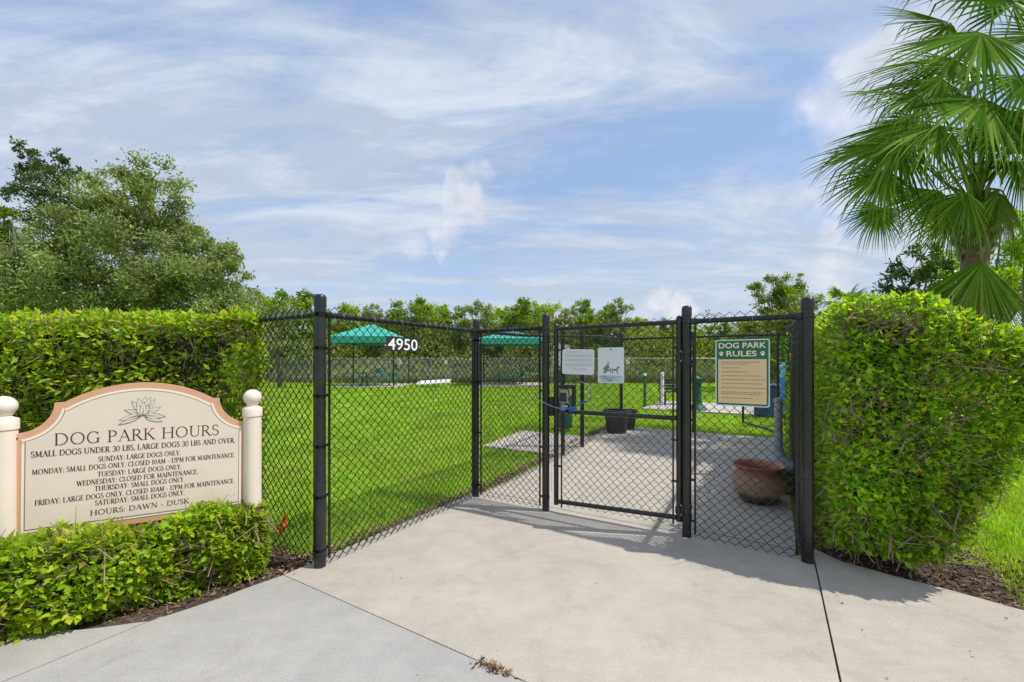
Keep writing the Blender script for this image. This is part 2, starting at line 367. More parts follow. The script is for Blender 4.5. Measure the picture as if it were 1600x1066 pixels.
M_MAG = leaf_mat('magnolia_leaf', [(0, (0.018, 0.055, 0.012)), (0.6, (0.045, 0.110, 0.018)), (1.0, (0.115, 0.095, 0.035))], 0.3, 0.2)
M_PALM = leaf_mat('palm_frond_green', [(0, (0.045, 0.115, 0.012)), (0.5, (0.10, 0.20, 0.024)), (1.0, (0.25, 0.36, 0.07))], 0.5, 0.36, (2.0, 1.7, 0.5), 0.0)
M_SILVER = leaf_mat('silver_palmetto_leaf', [(0, (0.20, 0.25, 0.24)), (1.0, (0.40, 0.46, 0.46))], 0.5, 0.2, (1, 1, 1))
M_GRASS = leaf_mat('grass_blade', [(0, (0.16, 0.33, 0.014)), (0.4, (0.27, 0.50, 0.020)), (0.8, (0.38, 0.60, 0.035)), (1.0, (0.60, 0.60, 0.14))], 0.5, 0.42, (1.6, 1.5, 0.6), 0.25, (0.50, 0.52, 0.13))
M_DRY = leaf_mat('dry_leaf_litter', [(0, (0.10, 0.06, 0.035)), (0.4, (0.23, 0.145, 0.085)), (0.8, (0.36, 0.25, 0.16)), (1.0, (0.52, 0.40, 0.28))], 0.7, 0.15, (1.2, 1, 0.8), 0.3)
M_CHIP = leaf_mat('brown_bark_mulch', [(0, (0.055, 0.032, 0.022)), (0.6, (0.14, 0.088, 0.06)), (1.0, (0.30, 0.22, 0.165))], 0.8, 0.0, (1, 1, 1), 0.2)
M_PETIOLE = pmat('yellow_green_stalk', (0.20, 0.26, 0.05), 0.45, 0, 0.1)

# pottery: brown to buff glaze, red inside the neck, dark stained foot
def pottery():
    m = bpy.data.materials.new('two_tone_pottery'); m.use_nodes = True; t = NT(m.node_tree); bs = t.n['Principled BSDF']
    tc = t.new('ShaderNodeTexCoord'); ob = tc.outputs['Object']; sp = t.new('ShaderNodeSeparateXYZ'); t.l.new(ob, sp.inputs[0])
    z = t.math('ADD', sp.outputs['Z'], t.math('MULTIPLY', t.math('SUBTRACT', t.noise(ob, 6.0, 5), 0.5), 0.10))
    r = t.new('ShaderNodeValToRGB'); t.set(r, 0, t.math('DIVIDE', z, 0.40)); e = r.color_ramp.elements
    stops = [(0, (0.05, 0.045, 0.035)), (0.17, (0.075, 0.07, 0.04)), (0.30, (0.42, 0.29, 0.17)), (0.50, (0.40, 0.23, 0.15)), (0.72, (0.31, 0.18, 0.13)), (0.82, (0.38, 0.10, 0.06)), (1.0, (0.36, 0.17, 0.12))]
    while len(e) < len(stops): e.new(0.5)
    for i, (p, c) in enumerate(stops): e[i].position = p; e[i].color = (*c, 1)
    c2 = t.mix(t.remap(t.noise(ob, 14.0, 6, 0.7), 0.45, 0.7, 0, 0.45), r.outputs[0], (0.36, 0.25, 0.16))
    t.l.new(c2, bs.inputs['Base Color']); bs.inputs['Roughness'].default_value = 0.42
    return m
M_POT = pottery()

# ------------------------------------------------------------------ the place: a frame set square to the fence
U = Vector((0.855, -0.518, 0)).normalized(); Vv = Vector((0.518, 0.855, 0)).normalized(); ZZ = Vector((0, 0, 1))
L0 = Vector((-1.372, 3.065, 0))
GQ = 1.89                                   # the gate line lies this far behind the corner post, square to U
def sm(x): x = np.clip(x, 0, 1); return x*x*(3-2*x)
def gz_np(X, Y):
    q = (np.asarray(X)-L0.x)*Vv.x + (np.asarray(Y)-L0.y)*Vv.y - GQ
    return 0.15*sm((q-0.3)/4.2) * (1-sm((q-9)/9.0))
def gz(x, y): return float(gz_np(x, y))
def W(p, q, z=0.0, on=True):
    v = L0 + U*p + Vv*q; return Vector((v.x, v.y, z + (gz(v.x, v.y) if on else 0)))
def pq(X, Y): return (X-L0.x)*U.x+(Y-L0.y)*U.y, (X-L0.x)*Vv.x+(Y-L0.y)*Vv.y
def PX(px, py, Y):                          # a point at depth Y
    return Vector(((px-800)/F*Y, Y, EYE+(HOR-py)/F*Y))

# lawn sheet: fine near, coarse to the horizon
def lawn():
    ax = np.concatenate([np.array([-900, -300, -120, -60, -40]), np.linspace(-30, 30, 61), np.array([40, 60, 120, 300, 900])])
    ay = np.concatenate([np.array([-300, -60, -20]), np.linspace(-8, 34, 43), np.array([40, 60, 120, 300, 1200])])
    X, Y = np.meshgrid(ax, ay); Z = gz_np(X, Y) - 0.035
    V = np.stack([X, Y, Z], -1).reshape(-1, 3); nx = len(ax); F_ = []
    for j in range(len(ay)-1):
        for i in range(nx-1): a = j*nx+i; F_.append((a, a+1, a+nx+1, a+nx))
    o = obj('lawn', mesh_np(V, F_, True), M_LAWN); o['kind'] = 'structure'; return o
lawn()

def slab_grid(name, quad, mat, parent, step=0.6, th=0.10, top=0.0):
    """slab from four (p, q) corners in order, following the ground"""
    a, b, c, d = quad; n = max(1, int(max(math.dist(a, b), math.dist(c, d))/step)); m = max(1, int(max(math.dist(a, d), math.dist(b, c))/step))
    V, Fc = [], []
    for j in range(m+1):
        for i in range(n+1):
            s, r = i/n, j/m
            p = (a[0]*(1-s)+b[0]*s)*(1-r)+(d[0]*(1-s)+c[0]*s)*r; q = (a[1]*(1-s)+b[1]*s)*(1-r)+(d[1]*(1-s)+c[1]*s)*r
            V.append(W(p, q, top))
    N = n+1
    for j in range(m):
        for i in range(n): k = j*N+i; Fc.append((k, k+1, k+N+1, k+N))
    border = [i for i in range(N)]+[j*N+n for j in range(1, m+1)]+[m*N+i for i in range(n-1, -1, -1)]+[j*N for j in range(m-1, 0, -1)]
    base = len(V); V += [V[i]-ZZ*th for i in border]; B = len(border)
    for k in range(B): Fc.append((border[k], base+k, base+(k+1) % B, border[(k+1) % B]))
    mb = MB(); mb.add(V, Fc); return obj(name, mb.mesh(), mat, parent)

def slab_poly(name, pts, mat, parent, th=0.10, top=0.0):
    mb = extrude_poly([(0, 0)], (0, 0, 0), U, Vv, ZZ, 0, 0) if False else MB()
    hi = [W(p, q, top) for p, q in pts]; lo = [v-ZZ*th for v in hi]; n = len(pts)
    mb.add(lo+hi, [tuple(range(n-1, -1, -1)), tuple(range(n, 2*n))]+[(i, (i+1) % n, n+(i+1) % n, n+i) for i in range(n)])
    return obj(name, mb.mesh(), mat, parent)

pav = thing('pavement', '', '', (0, 0, 0)); del pav['label']; del pav['category']; pav['kind'] = 'structure'
J = 0.005
slab_grid('slab', [(-0.10, -0.21+J), (3.03-J, -0.21+J), (3.03-J, 1.99-J), (-0.10, 1.99-J)], M_CONC, pav)
slab_grid('slab', [(-0.02, 1.99+J), (2.93, 1.99+J), (2.93, 6.85), (-0.02, 6.85)], M_CONC, pav)
def curve_edge(pts, n=6, amp=0.012):
    out = []
    for k in range(len(pts)-1):
        for i in range(n):
            s = i/n; p = [pts[k][j]*(1-s)+pts[k+1][j]*s for j in (0, 1)]
            out.append((p[0]+amp*noise.noise(Vector((p[0]*5, p[1]*5, 1.7))), p[1]+amp*noise.noise(Vector((p[0]*5, p[1]*5, 9.7)))))
    return out+[pts[-1]]
# front walk: two slabs left, one in the middle; the free edge follows the planting bed
left_edge = curve_edge([(-0.10, -0.21-J), (-0.15, -0.55), (-0.235+J, -0.90)])
slab_poly('slab', [(-0.235+J, -3.4), (6.5, -3.4), (6.5, -0.21-J)] + left_edge, M_CONC2, pav)
le2 = curve_edge([(-0.235-J, -0.91), (-0.47, -1.14), (-0.82, -1.36), (-1.5, -1.70), (-3.0, -2.4)])
slab_poly('slab', [(-0.235-J, -3.4)] + le2 + [(-3.0, -3.4)], M_CONC2, pav)
# right slab beside the tall hedge
re = curve_edge([(6.5, 1.55), (4.6, 1.70), (3.97, 1.81), (3.78, 1.88), (3.48, 1.95), (3.20, 2.03), (3.03+J, 2.20)])
slab_poly('slab', [(3.03+J, -0.21+J), (6.5, -0.21+J)] + re, M_CONC, pav)
# dark earth showing in the joints
mb = MB(); mb.add([W(p, q, -0.022, False) for p, q in ((-3.2, -3.6), (6.7, -3.6), (6.7, 1.7), (3.3, 1.95), (3.1, 2.02), (-0.06, 2.02), (-0.06, -0.2), (-0.5, -1.1), (-3.2, -2.4))], [tuple(range(9))])
o = obj('joint_earth', mb.mesh(), M_DIRT, pav)

# pads out on the lawn
pad = slab_poly('concrete_pad', [(-1.42, 4.02), (-0.05, 4.02), (-0.05, 5.40), (-1.42, 5.40)], M_PAD, None, 0.1, 0.002); pad['kind'] = 'structure'
pad = slab_grid('concrete_pad', [(-0.45, 10.55), (2.8, 10.55), (2.8, 13.9), (-0.45, 13.9)], M_PAD, None, 0.8, 0.12, 0.012); pad['kind'] = 'structure'

def flat_patch(name, pts, mat, z, kind='structure'):
    m = MB(); m.add([(x, y, z) for x, y in pts], [tuple(range(len(pts)))]); o = obj(name, m.mesh(), mat); o['kind'] = kind; return o
flat_patch('planting_bed', [(-6, 2.2), (-2.77, 2.31), (-2.38, 2.325), (-2.07, 2.41), (-1.78, 2.64), (-1.585, 2.945), (-1.36, 3.02), (-1.36, 3.13), (-2.1, 3.6), (-6, 5.6)], M_DIRT, -0.030)
flat_patch('planting_bed', [(2.17, 3.18), (2.62, 2.935), (2.86, 2.72), (2.98, 2.54), (3.25, 2.30), (4.6, 4.3), (6.0, 8.6), (5.0, 8.6), (3.0, 4.5)], M_DIRT, -0.028)

# ------------------------------------------------------------------ scatter helpers
def leaves_mesh(P, T, N, L, Wd, fold=0.18, droop=0.12):
    """P base points, T tip directions, N face normals, L lengths, Wd widths: each leaf five vertices, four triangles"""
    P, T, N = (np.asarray(a, dtype=np.float64) for a in (P, T, N)); n = len(P)
    T = T/np.linalg.norm(T, axis=1, keepdims=True); N = N-T*(N*T).sum(1, keepdims=True); N = N/(np.linalg.norm(N, axis=1, keepdims=True)+1e-9)
    S = np.cross(T, N); L = np.broadcast_to(L, (n,))[:, None]; Wd = np.broadcast_to(Wd, (n,))[:, None]
    mid = P+T*L*0.45-N*Wd*fold; a = P+T*L*0.42+S*Wd*0.5; b = P+T*L*0.42-S*Wd*0.5; tip = P+T*L-N*L*droop
    V = np.stack([P, a, tip, b, mid], 1).reshape(-1, 3); k = np.arange(n)[:, None]*5
    Fc = np.concatenate([k+np.array([[0, 1, 4]]), k+np.array([[1, 2, 4]]), k+np.array([[2, 3, 4]]), k+np.array([[3, 0, 4]])], 0)
    return mesh_np(V, Fc)
def quads_mesh(P, T, N, L, Wd):
    P, T, N = (np.asarray(a, dtype=np.float64) for a in (P, T, N)); n = len(P)
    T = T/np.linalg.norm(T, axis=1, keepdims=True); N = N-T*(N*T).sum(1, keepdims=True); N = N/(np.linalg.norm(N, axis=1, keepdims=True)+1e-9)
    S = np.cross(T, N); L = np.broadcast_to(L, (n,))[:, None]; Wd = np.broadcast_to(Wd, (n,))[:, None]
    V = np.stack([P, P+T*L*0.5+S*Wd*0.5, P+T*L, P+T*L*0.5-S*Wd*0.5], 1).reshape(-1, 3)
    return mesh_np(V, np.arange(n)[:, None]*4+np.array([[0, 1, 2, 3]]))
def rdir(n): v = RNG.normal(size=(n, 3)); return v/np.linalg.norm(v, axis=1, keepdims=True)

# ------------------------------------------------------------------ grass
def pip(X, Y, poly):
    ins = np.zeros(len(X), dtype=bool); n = len(poly)
    for i in range(n):
        x1, y1 = poly[i]; x2, y2 = poly[(i+1) % n]
        c = ((y1 > Y) != (y2 > Y)) & (X < (x2-x1)*(Y-y1)/(y2-y1+1e-12)+x1); ins ^= c
    return ins
def grass_mask(X, Y):
    p, q = pq(X, Y); nz = 0.05*np.sin(p*9.1+q*3.3)+0.03*np.sin(q*17.0+p*5.0)
    g = ((p < -0.245+nz) & (q > 0.02+0.3*nz+np.clip(-p-0.9, 0, 9)*0.0)) | (q > 6.95+nz)
    g |= (p > 4.06+nz*0.6) & (q > 1.84+nz*0.3)
    g |= (p > 4.6+nz*0.6) & (q > 1.74+nz*0.3)
    g &= ~((p > -1.46) & (p < 0.0) & (q > 3.98) & (q < 5.44))
    g &= ~((p > -0.5) & (p < 2.85) & (q > 10.5) & (q < 13.95))
    # worn edge strip along the fences of the entrance pen
    g &= ~((p > -0.42+2.0*nz) & (p < 0.0) & (q < 7.0) & (RNG.random(len(X)) < 0.55))
    return g
def grass():
    parts = []
    zones = [(-4.5, 1.2, 2.9, 6.2, 3000, 0.060, 0.0065), (-9, 3.2, 6.2, 10.5, 1000, 0.065, 0.011), (-16, 9, 10.5, 18, 330, 0.070, 0.020), (-27, 22, 18, 31.5, 85, 0.085, 0.042),
             (2.9, 7.5, 2.2, 6.2, 2600, 0.060, 0.0065), (3.2, 12, 6.2, 10.5, 700, 0.065, 0.012)]
    P = []; H = []; B = []
    for x0, x1, y0, y1, dens, h, w in zones:
        n = int((x1-x0)*(y1-y0)*dens); X = RNG.uniform(x0, x1, n); Y = RNG.uniform(y0, y1, n)
        ok = grass_mask(X, Y) & (np.abs(X) < Y*1.35+1.0); X, Y = X[ok], Y[ok]; n = len(X)
        P.append(np.stack([X, Y, gz_np(X, Y)-0.035], 1)); lump = 0.85+0.3*np.sin(X*2.1+1.3*np.sin(Y*1.7))*np.sin(Y*2.4)
        H.append(h*RNG.uniform(0.6, 1.25, n)*lump); B.append(w*RNG.uniform(0.7, 1.3, n))
    P = np.concatenate(P); H = np.concatenate(H)[:, None]; B = np.concatenate(B)[:, None]; n = len(P)
    a = RNG.uniform(0, 2*PI, n); S = np.stack([np.cos(a), np.sin(a), np.zeros(n)], 1)
    b = RNG.uniform(0, 2*PI, n); lean = np.stack([np.cos(b), np.sin(b), np.zeros(n)], 1)*RNG.uniform(0.1, 0.95, (n, 1))
    up = np.array([[0, 0, 1.0]])
    v0, v1 = P-S*B*0.5, P+S*B*0.5; mid = P+up*H*0.75+lean*H*0.35; v2, v3 = mid+S*B*0.42, mid-S*B*0.42
    tip = P+up*H*RNG.uniform(0.75, 1.15, (n, 1))+lean*H*1.15
    V = np.stack([v0, v1, v2, v3, tip], 1).reshape(-1, 3); k = np.arange(n)[:, None]*5
    Fc = np.concatenate([k+np.array([[0, 1, 2]]), k+np.array([[0, 2, 3]]), k+np.array([[3, 2, 4]])], 0)
    o = obj('grass', mesh_np(V, Fc), M_GRASS); o['kind'] = 'stuff'; tag(o, 'bright green mown grass filling the dog park behind the black fence', 'grass')
    print('grass blades', n)
grass()

def litter(name, n, fn, mat, size, label, cat='mulch', zup=0.006, flat=0.35):
    P = np.array([fn() for _ in range(n)]); P[:, 2] += RNG.uniform(0, zup*2, n)
    T = rdir(n); T[:, 2] *= flat; N = rdir(n)*0.6+np.array([0, 0, 1.0])
    L = size*RNG.uniform(0.5, 1.4, n); o = obj(name, leaves_mesh(P, T, N, L, L*RNG.uniform(0.25, 0.55, n), 0.15, 0.1), mat); o['kind'] = 'stuff'
    return tag(o, label, cat)
def poly_pt(poly, z0):
    xs = [p[0] for p in poly]; ys = [p[1] for p in poly]
    def f():
        while True:
            x, y = random.uniform(min(xs), max(xs)), random.uniform(min(ys), max(ys))
            if pip(np.array([x]), np.array([y]), poly)[0]: return (x, y, z0)
    return f
litter('bark_mulch', 4200, poly_pt([(-3.3, 2.28), (-2.77, 2.33), (-2.38, 2.345), (-2.07, 2.43), (-1.80, 2.66), (-1.60, 2.93), (-1.38, 3.03), (-1.38, 3.20), (-2.0, 3.45), (-3.3, 2.9)], -0.026), M_CHIP, 0.032, 'brown bark mulch under the low bush and along the left slab edge')
litter('bark_mulch', 4200, poly_pt([(2.19, 3.2), (2.62, 2.95), (2.86, 2.74), (2.98, 2.56), (3.22, 2.40), (3.9, 3.3), (3.3, 3.8), (2.5, 3.9)], -0.024), M_CHIP, 0.034, 'brown bark mulch under the tall right hedge beside the slab')
def edge_pt():
    q = random.uniform(0.02, 6.9); p = random.gauss(-0.16, 0.045); v = W(p, q, -0.022+0.012*random.random()); return (v.x, v.y, v.z)
litter('fallen_leaves', 3000, edge_pt, M_DRY, 0.040, 'dry brown fallen leaves in a line between grass and slab', 'leaves', 0.01)
def bed_pt():
    v = W(random.uniform(-0.9, -0.02), random.gauss(-0.02, 0.07), -0.024); return (v.x, v.y, v.z)
litter('fallen_leaves', 900, bed_pt, M_DRY, 0.036, 'dry brown fallen leaves at the foot of the left corner post', 'leaves', 0.012)
def joint_pt():
    return tuple(W(random.gauss(1.62, 0.055), random.gauss(-0.212, 0.012), 0.0))
litter('dry_weed', 130, joint_pt, M_DRY, 0.028, 'small dry tan weed tuft growing in the slab joint at the bottom edge', 'weed', 0.008, 0.8)
def joint_pt2():
    return tuple(W(random.uniform(-0.1, 1.8), random.gauss(-0.21, 0.006), -0.008))
litter('joint_debris', 420, joint_pt2, M_CHIP, 0.012, 'dark crumbs of soil and litter in the front slab joint', 'debris', 0.003)
def crumbs_pt():
    a = random.random()
    if a < 0.35: return tuple(W(random.uniform(3.1, 4.3), random.uniform(0.4, 1.8), 0.003))
    if a < 0.7: return tuple(W(random.uniform(2.2, 2.9), random.uniform(2.0, 3.6), 0.003))
    return tuple(W(random.uniform(-0.1, 3.0), random.uniform(-1.0, 1.8), 0.003))
litter('leaf_crumbs', 90, crumbs_pt, M_CHIP, 0.016, 'a few dark leaf crumbs scattered over the sunny slabs', 'debris', 0.001)

# ------------------------------------------------------------------ chain-link fences
DW = 0.073
def fabric_mesh(A, B, z0, z1, offs=0.0, r=0.0021, detail=True):
    """woven wires between plan points A and B, from z0 to z1 above the ground"""
    A = Vector((A[0], A[1], 0)); B = Vector((B[0], B[1], 0)); d = (B-A); Ln = d.length; d = d/Ln; n = Vector((-d.y, d.x, 0))
    s = DW/2; nw = max(2, int(round(Ln/s))); s = Ln/nw; nk = int(round((z1-z0)/(DW/2)))
    i = np.arange(nw)[:, None]; k = np.arange(nk+1)[None, :]
    sg = np.where((i+k) % 2 == 0, -1.0, 1.0)
    x = (i+0.5)*s + sg*s*0.5; z = np.broadcast_to(z0+k*(z1-z0)/nk, x.shape).copy()
    if detail:                                              # rounded bends: two points at each
        dz = (z1-z0)/nk*0.10; x = np.stack([x, x], -1).reshape(nw, -1); z = np.stack([z-dz, z+dz], -1).reshape(nw, -1)
        x += 0; z[:, 0] = z0; z[:, -1] = z1
    wob = 0.004*np.sin(x*2.3+z*3.1)
    y = offs + wob + np.where(i % 2 == 0, 0.0010, -0.0010)
    PXY = np.array([A.x, A.y])[None, None]+x[..., None]*np.array([d.x, d.y])+y[..., None]*np.array([n.x, n.y])
    Zg = z+gz_np(PXY[..., 0], PXY[..., 1]); P = np.concatenate([PXY, Zg[..., None]], -1)
    ns = 4 if detail else 3; R = []
    for q in range(ns):
        a = 2*PI*(q+0.5)/ns; R.append(r*(math.cos(a)*1.4*np.array([d.x, d.y, 0])+math.sin(a)*np.array([n.x, n.y, 0])))
    R = np.array(R); V = (P[:, :, None, :]+R[None, None]).reshape(-1, 3)
    K = P.shape[1]; idx = np.arange(nw*K*ns).reshape(nw, K, ns); a = idx[:, :-1, :]; b = idx[:, 1:, :]
    Fc = np.stack([a, np.roll(a, -1, 2), np.roll(b, -1, 2), b], -1).reshape(-1, 4)
    return mesh_np(V, Fc, True)

def post_mesh(p, h, r=0.0375, n=20):
    z = gz(p[0], p[1]); c = (p[0], p[1], z-0.06); m = MB()
    m.lathe(c, [(r, 0), (r, h+0.06-0.085)], n); return m.mesh(True)
def cap_mesh(p, h, r=0.0375, n=20):
    z = gz(p[0], p[1]); c = (p[0], p[1], z+h); R = r+0.004
    return MB().lathe(c, [(R, -0.088), (R, -0.03), (R*0.93, -0.014), (R*0.72, -0.004), (R*0.35, 0.0), (0.0005, 0.001)], n).mesh(True, 60)
def bands(parent, p, zs, dirs, r=0.0375):
    """pressed steel bands round a post, with the bolt ear towards each direction"""
    g = gz(p[0], p[1])
    for d in dirs:
        d = Vector((d[0], d[1], 0)).normalized()
        for z in zs:
            m = MB(); c = Vector((p[0], p[1], g+z)); m.lathe(c, [(r+0.0005, -0.011), (r+0.004, -0.010), (r+0.004, 0.010), (r+0.0005, 0.011)], 18)
            m.box(c+d*(r+0.018), 0.036, 0.012, 0.020, (d, Vector((-d.y, d.x, 0)), ZZ))
            m.tube([c+d*(r+0.020)-Vector((-d.y, d.x, 0))*0.016, c+d*(r+0.020)+Vector((-d.y, d.x, 0))*0.016], 0.006, 8)
            obj('brace_band', m.mesh(True), M_VINYL, parent)
def rail_mesh(A, B, z, r=0.021, n=12):
    m = MB(); A = Vector(A); B = Vector(B); k = max(1, int((B-A).length/0.7)); pts = []
    for i in range(k+1): v = A.lerp(B, i/k); pts.append((v.x, v.y, gz(v.x, v.y)+z))
    m.tube(pts, r, n); return m.mesh(True)
def end_cup(p, d, z, parent, r=0.0375):
    d = Vector((d[0], d[1], 0)).normalized(); g = gz(p[0], p[1]); c = Vector((p[0], p[1], g+z))
    m = MB(); m.tube([c+d*(r-0.002), c+d*(r+0.012), c+d*(r+0.05)], [0.030, 0.027, 0.025], 12); m.lathe(c, [(r+0.0005, -0.016), (r+0.0045, -0.014), (r+0.0045, 0.014), (r+0.0005, 0.016)], 18)
    obj('rail_cup', m.mesh(True), M_VINYL, parent)
def tension_bar(p, d, parent, z0=0.03, z1=1.80, dist=0.066, wdt=0.016):
    d = Vector((d[0], d[1], 0)).normalized(); v = Vector((p[0], p[1], 0))+d*dist; m = MB(); g = gz(v.x, v.y)
    m.box((v.x, v.y, g+(z0+z1)/2), wdt, 0.008, z1-z0, (d, Vector((-d.y, d.x, 0)), ZZ)); obj('tension_bar', m.mesh(), M_VINYL, parent)
def ties(A, B, z, parent, step=0.30, r=0.024, name='rail_tie'):
    A = Vector(A); B = Vector(B); d = (B-A).normalized(); k = int((B-A).length/step); m = MB()
    n = Vector((-d.y, d.x, 0))
    for i in range(1, k+1):
        m = MB(); v = A+d*(i*step-step*0.4); g = gz(v.x, v.y); c = Vector((v.x, v.y, g+z)); pts = []
        for a in range(9):
            t = 2*PI*a/8; pts.append(c+(n*math.cos(t)+ZZ*math.sin(t))*r+d*0.01*(a/8))
        m.tube(pts, 0.0022, 4); obj(name, m.mesh(), M_GALV, parent)
def fence_run(root, A, B, fab_off=-0.030, dA=0.06, dB=0.06, top=1.80, detail=True, tie_step=0.30, bottom_wire=True, bot=0.015):
    A = Vector((A[0], A[1], 0)); B = Vector((B[0], B[1], 0)); d = (B-A).normalized()
    obj('top_rail', rail_mesh(A+d*0.03, B-d*0.03, top), M_VINYL, root)
    f = obj('fabric', fabric_mesh(A+d*dA, B-d*dB, bot, top+0.060, fab_off, 0.0032 if detail else 0.0025, detail), M_WIRE, root); f['kind'] = 'stuff'
    ties(A, B, top, root, tie_step)
    if bottom_wire:
        obj('bottom_wire', rail_mesh(A+d*0.04, B-d*0.04, 0.07, 0.002, 5), M_WIRE, root)

PL = W(0, 0); PC = W(0, GQ); PG1 = Vector((0.335, 4.243, 0)); PG2 = Vector((1.466, 3.598, 0)); PR = Vector((2.16, 3.134, 0))
P9 = W(0.12, GQ+2.77); P96 = W(0.10, GQ+4.95); PBR = W(3.0, GQ+4.90); PFL = W(-3.4, 0)
ZB = (0.13, 0.46, 0.80, 1.14, 1.48, 1.72)

# 1 the wing that runs off behind the left hedge
r1 = thing('chain_link_fence', 'black chain-link fence run from the tall left corner post back behind the left hedge', 'fence', PL)
obj('post', post_mesh(PL, 1.945, 0.040), M_VINYL, r1); obj('post_cap', cap_mesh(PL, 1.945, 0.040), M_VINYL, r1)
bands(r1, PL, (0.12, 0.50, 0.86, 1.22, 1.56), [-U, Vv], 0.040); end_cup(PL, -U, 1.80, r1, 0.040); end_cup(PL, Vv, 1.80, r1, 0.040)
bands(r1, PL, (0.075, 0.10), [-U], 0.040)
fence_run(r1, PL, PFL, 0.030); tension_bar(PL, -U, r1); tension_bar(PFL, U, r1)
obj('post', post_mesh(PFL, 1.94), M_VINYL, r1); obj('post_cap', cap_mesh(PFL, 1.94), M_VINYL, r1)
# 2 side of the entrance: corner post back along the pen
r2 = thing('chain_link_fence', 'black chain-link run between lawn and slabs, carrying the number plate, going far back', 'fence', PC)
for p_, h_ in ((PC, 1.935), (P9, 1.94), (P96, 1.94)):
    obj('post', post_mesh(p_, h_, 0.034), M_VINYL, r2); obj('post_cap', cap_mesh(p_, h_, 0.034), M_VINYL, r2)
fence_run(r2, PL, PC, -0.030); tension_bar(PL, Vv, r2, dist=0.075); tension_bar(PC, -Vv, r2)
bands(r2, PC, (0.13, 0.70, 1.25, 1.70), [-Vv, U], 0.034); end_cup(PC, -Vv, 1.80, r2, 0.034); end_cup(PC, U, 1.80, r2, 0.034); end_cup(PC, Vv, 1.80, r2, 0.034)
PS = W(0.06, GQ+2.15)
fence_run(r2, PC, P9, -0.030, detail=False); fence_run(r2, P9, P96, -0.030, detail=False)
obj('post', post_mesh(PS, 1.86, 0.026), M_VINYL, r2); tension_bar(P9, -Vv, r2); tension_bar(P9, Vv, r2); bands(r2, P9, (0.2, 0.8, 1.4), [Vv], 0.034)
# 3 short panel left of the gate
r3 = thing('chain_link_fence', 'short black chain-link panel between the middle corner post and the gate latch post', 'fence', PG1)
dg = (PG2-PG1).normalized(); ng = Vector((-dg.y, dg.x, 0))
obj('post', post_mesh(PG1, 1.94, 0.036), M_VINYL, r3); obj('post_cap', cap_mesh(PG1, 1.94, 0.036), M_VINYL, r3)
fence_run(r3, PC, PG1, -0.030); tension_bar(PC, U, r3); tension_bar(PG1, -U, r3); bands(r3, PG1, (0.13, 0.62, 1.18, 1.66), [-U], 0.036); end_cup(PG1, -U, 1.80, r3, 0.036)
# 4 short panel right of the gate with the rules sign
r4 = thing('chain_link_fence', 'black chain-link panel right of the gate, the green rules sign fixed on it', 'fence', PR)
for p_, R_ in ((PG2, 0.037), (PR, 0.0395)):
    obj('post', post_mesh(p_, 1.935, R_), M_VINYL, r4); obj('post_cap', cap_mesh(p_, 1.935, R_), M_VINYL, r4)
fence_run(r4, PG2, PR, -0.030, 0.07, 0.07); dr = (PR-PG2).normalized()
tension_bar(PG2, dr, r4); tension_bar(PR, -dr, r4); bands(r4, PG2, (0.14, 0.48, 0.98, 1.43, 1.70), [dr], 0.037); bands(r4, PR, (0.14, 0.60, 1.08, 1.52), [-dr], 0.0395)
end_cup(PG2, dr, 1.80, r4, 0.037); end_cup(PR, -dr, 1.80, r4, 0.0395)
# 5 back of the pen, 6 right side of the pen
r5 = thing('chain_link_fence', 'black chain-link fence across the back of the entrance pen', 'fence', P96)
PBM = W(1.50, GQ+4.92)
fence_run(r5, P96, PBM, -0.03, detail=False); obj('post', post_mesh(PBM, 1.93, 0.03), M_VINYL, r5)
obj('top_rail', rail_mesh(PBM, PBR, 1.80), M_VINYL, r5)
obj('post', post_mesh(PBR, 1.94), M_VINYL, r5); obj('post_cap', cap_mesh(PBR, 1.94), M_VINYL, r5)
r6 = thing('chain_link_fence', 'black chain-link fence down the right side of the pen, seen nearly edge-on by the hedge', 'fence', PR)
fence_run(r6, PR, PBR, 0.03, detail=False); PM6 = PR.lerp(Vector((PBR.x, PBR.y, 0)), 0.5); obj('post', post_mesh(PM6, 1.86, 0.03), M_VINYL, r6)
# inner gate leaf standing open beyond the back of the pen
def gate_leaf(root, A, B, zb0, zb1, zt0, zt1, mid, r=0.0235, detail=True, fo=-0.026):
    A = Vector(A); B = Vector(B); d = (B-A); d.z = 0; ln = d.length; d.normalize(); gA, gB = gz(A.x, A.y), gz(B.x, B.y)
    def q(s, z0, z1): v = A+d*(s*ln); return Vector((v.x, v.y, gA*(1-s)+gB*s+z0*(1-s)+z1*s))
    for s, zb, zt in ((0, zb0, zt0), (1, zb1, zt1)):
        v = q(s, 0, 0); m = MB(); c = (v.x, v.y, v.z); m.lathe(c, [(r, zb), (r, zt+0.03)], 16); o = obj('gate_stile', m.mesh(True), M_VINYL, root)
        m = MB(); m.lathe(c, [(r+0.003, zt-0.005), (r+0.003, zt+0.03), (r*0.8, zt+0.048), (r*0.3, zt+0.055), (0.0005, zt+0.056)], 16); obj('post_cap', m.mesh(True, 60), M_VINYL, root)
    for nm, z0, z1 in (('bottom_rail', zb0+0.03, zb1+0.03), ('top_rail', zt0, zt1), ('middle_rail', mid, mid)):
        if z0 is None: continue
        e = r/ln; a_, b_ = q(e, z0, z1), q(1-e, z0, z1); obj(nm, MB().tube([a_, b_], 0.0205, 14).mesh(True), M_VINYL, root)
    AA = A+d*0.065; BB = B-d*0.055
    f = obj('fabric', fabric_mesh((AA.x, AA.y), (BB.x, BB.y), min(zb0, zb1)-0.015+(zb1-zb0)/2, (zt0+zt1)/2+0.05, fo, 0.0027 if detail else 0.0022, detail), M_WIRE, root); f['kind'] = 'stuff'
    return d
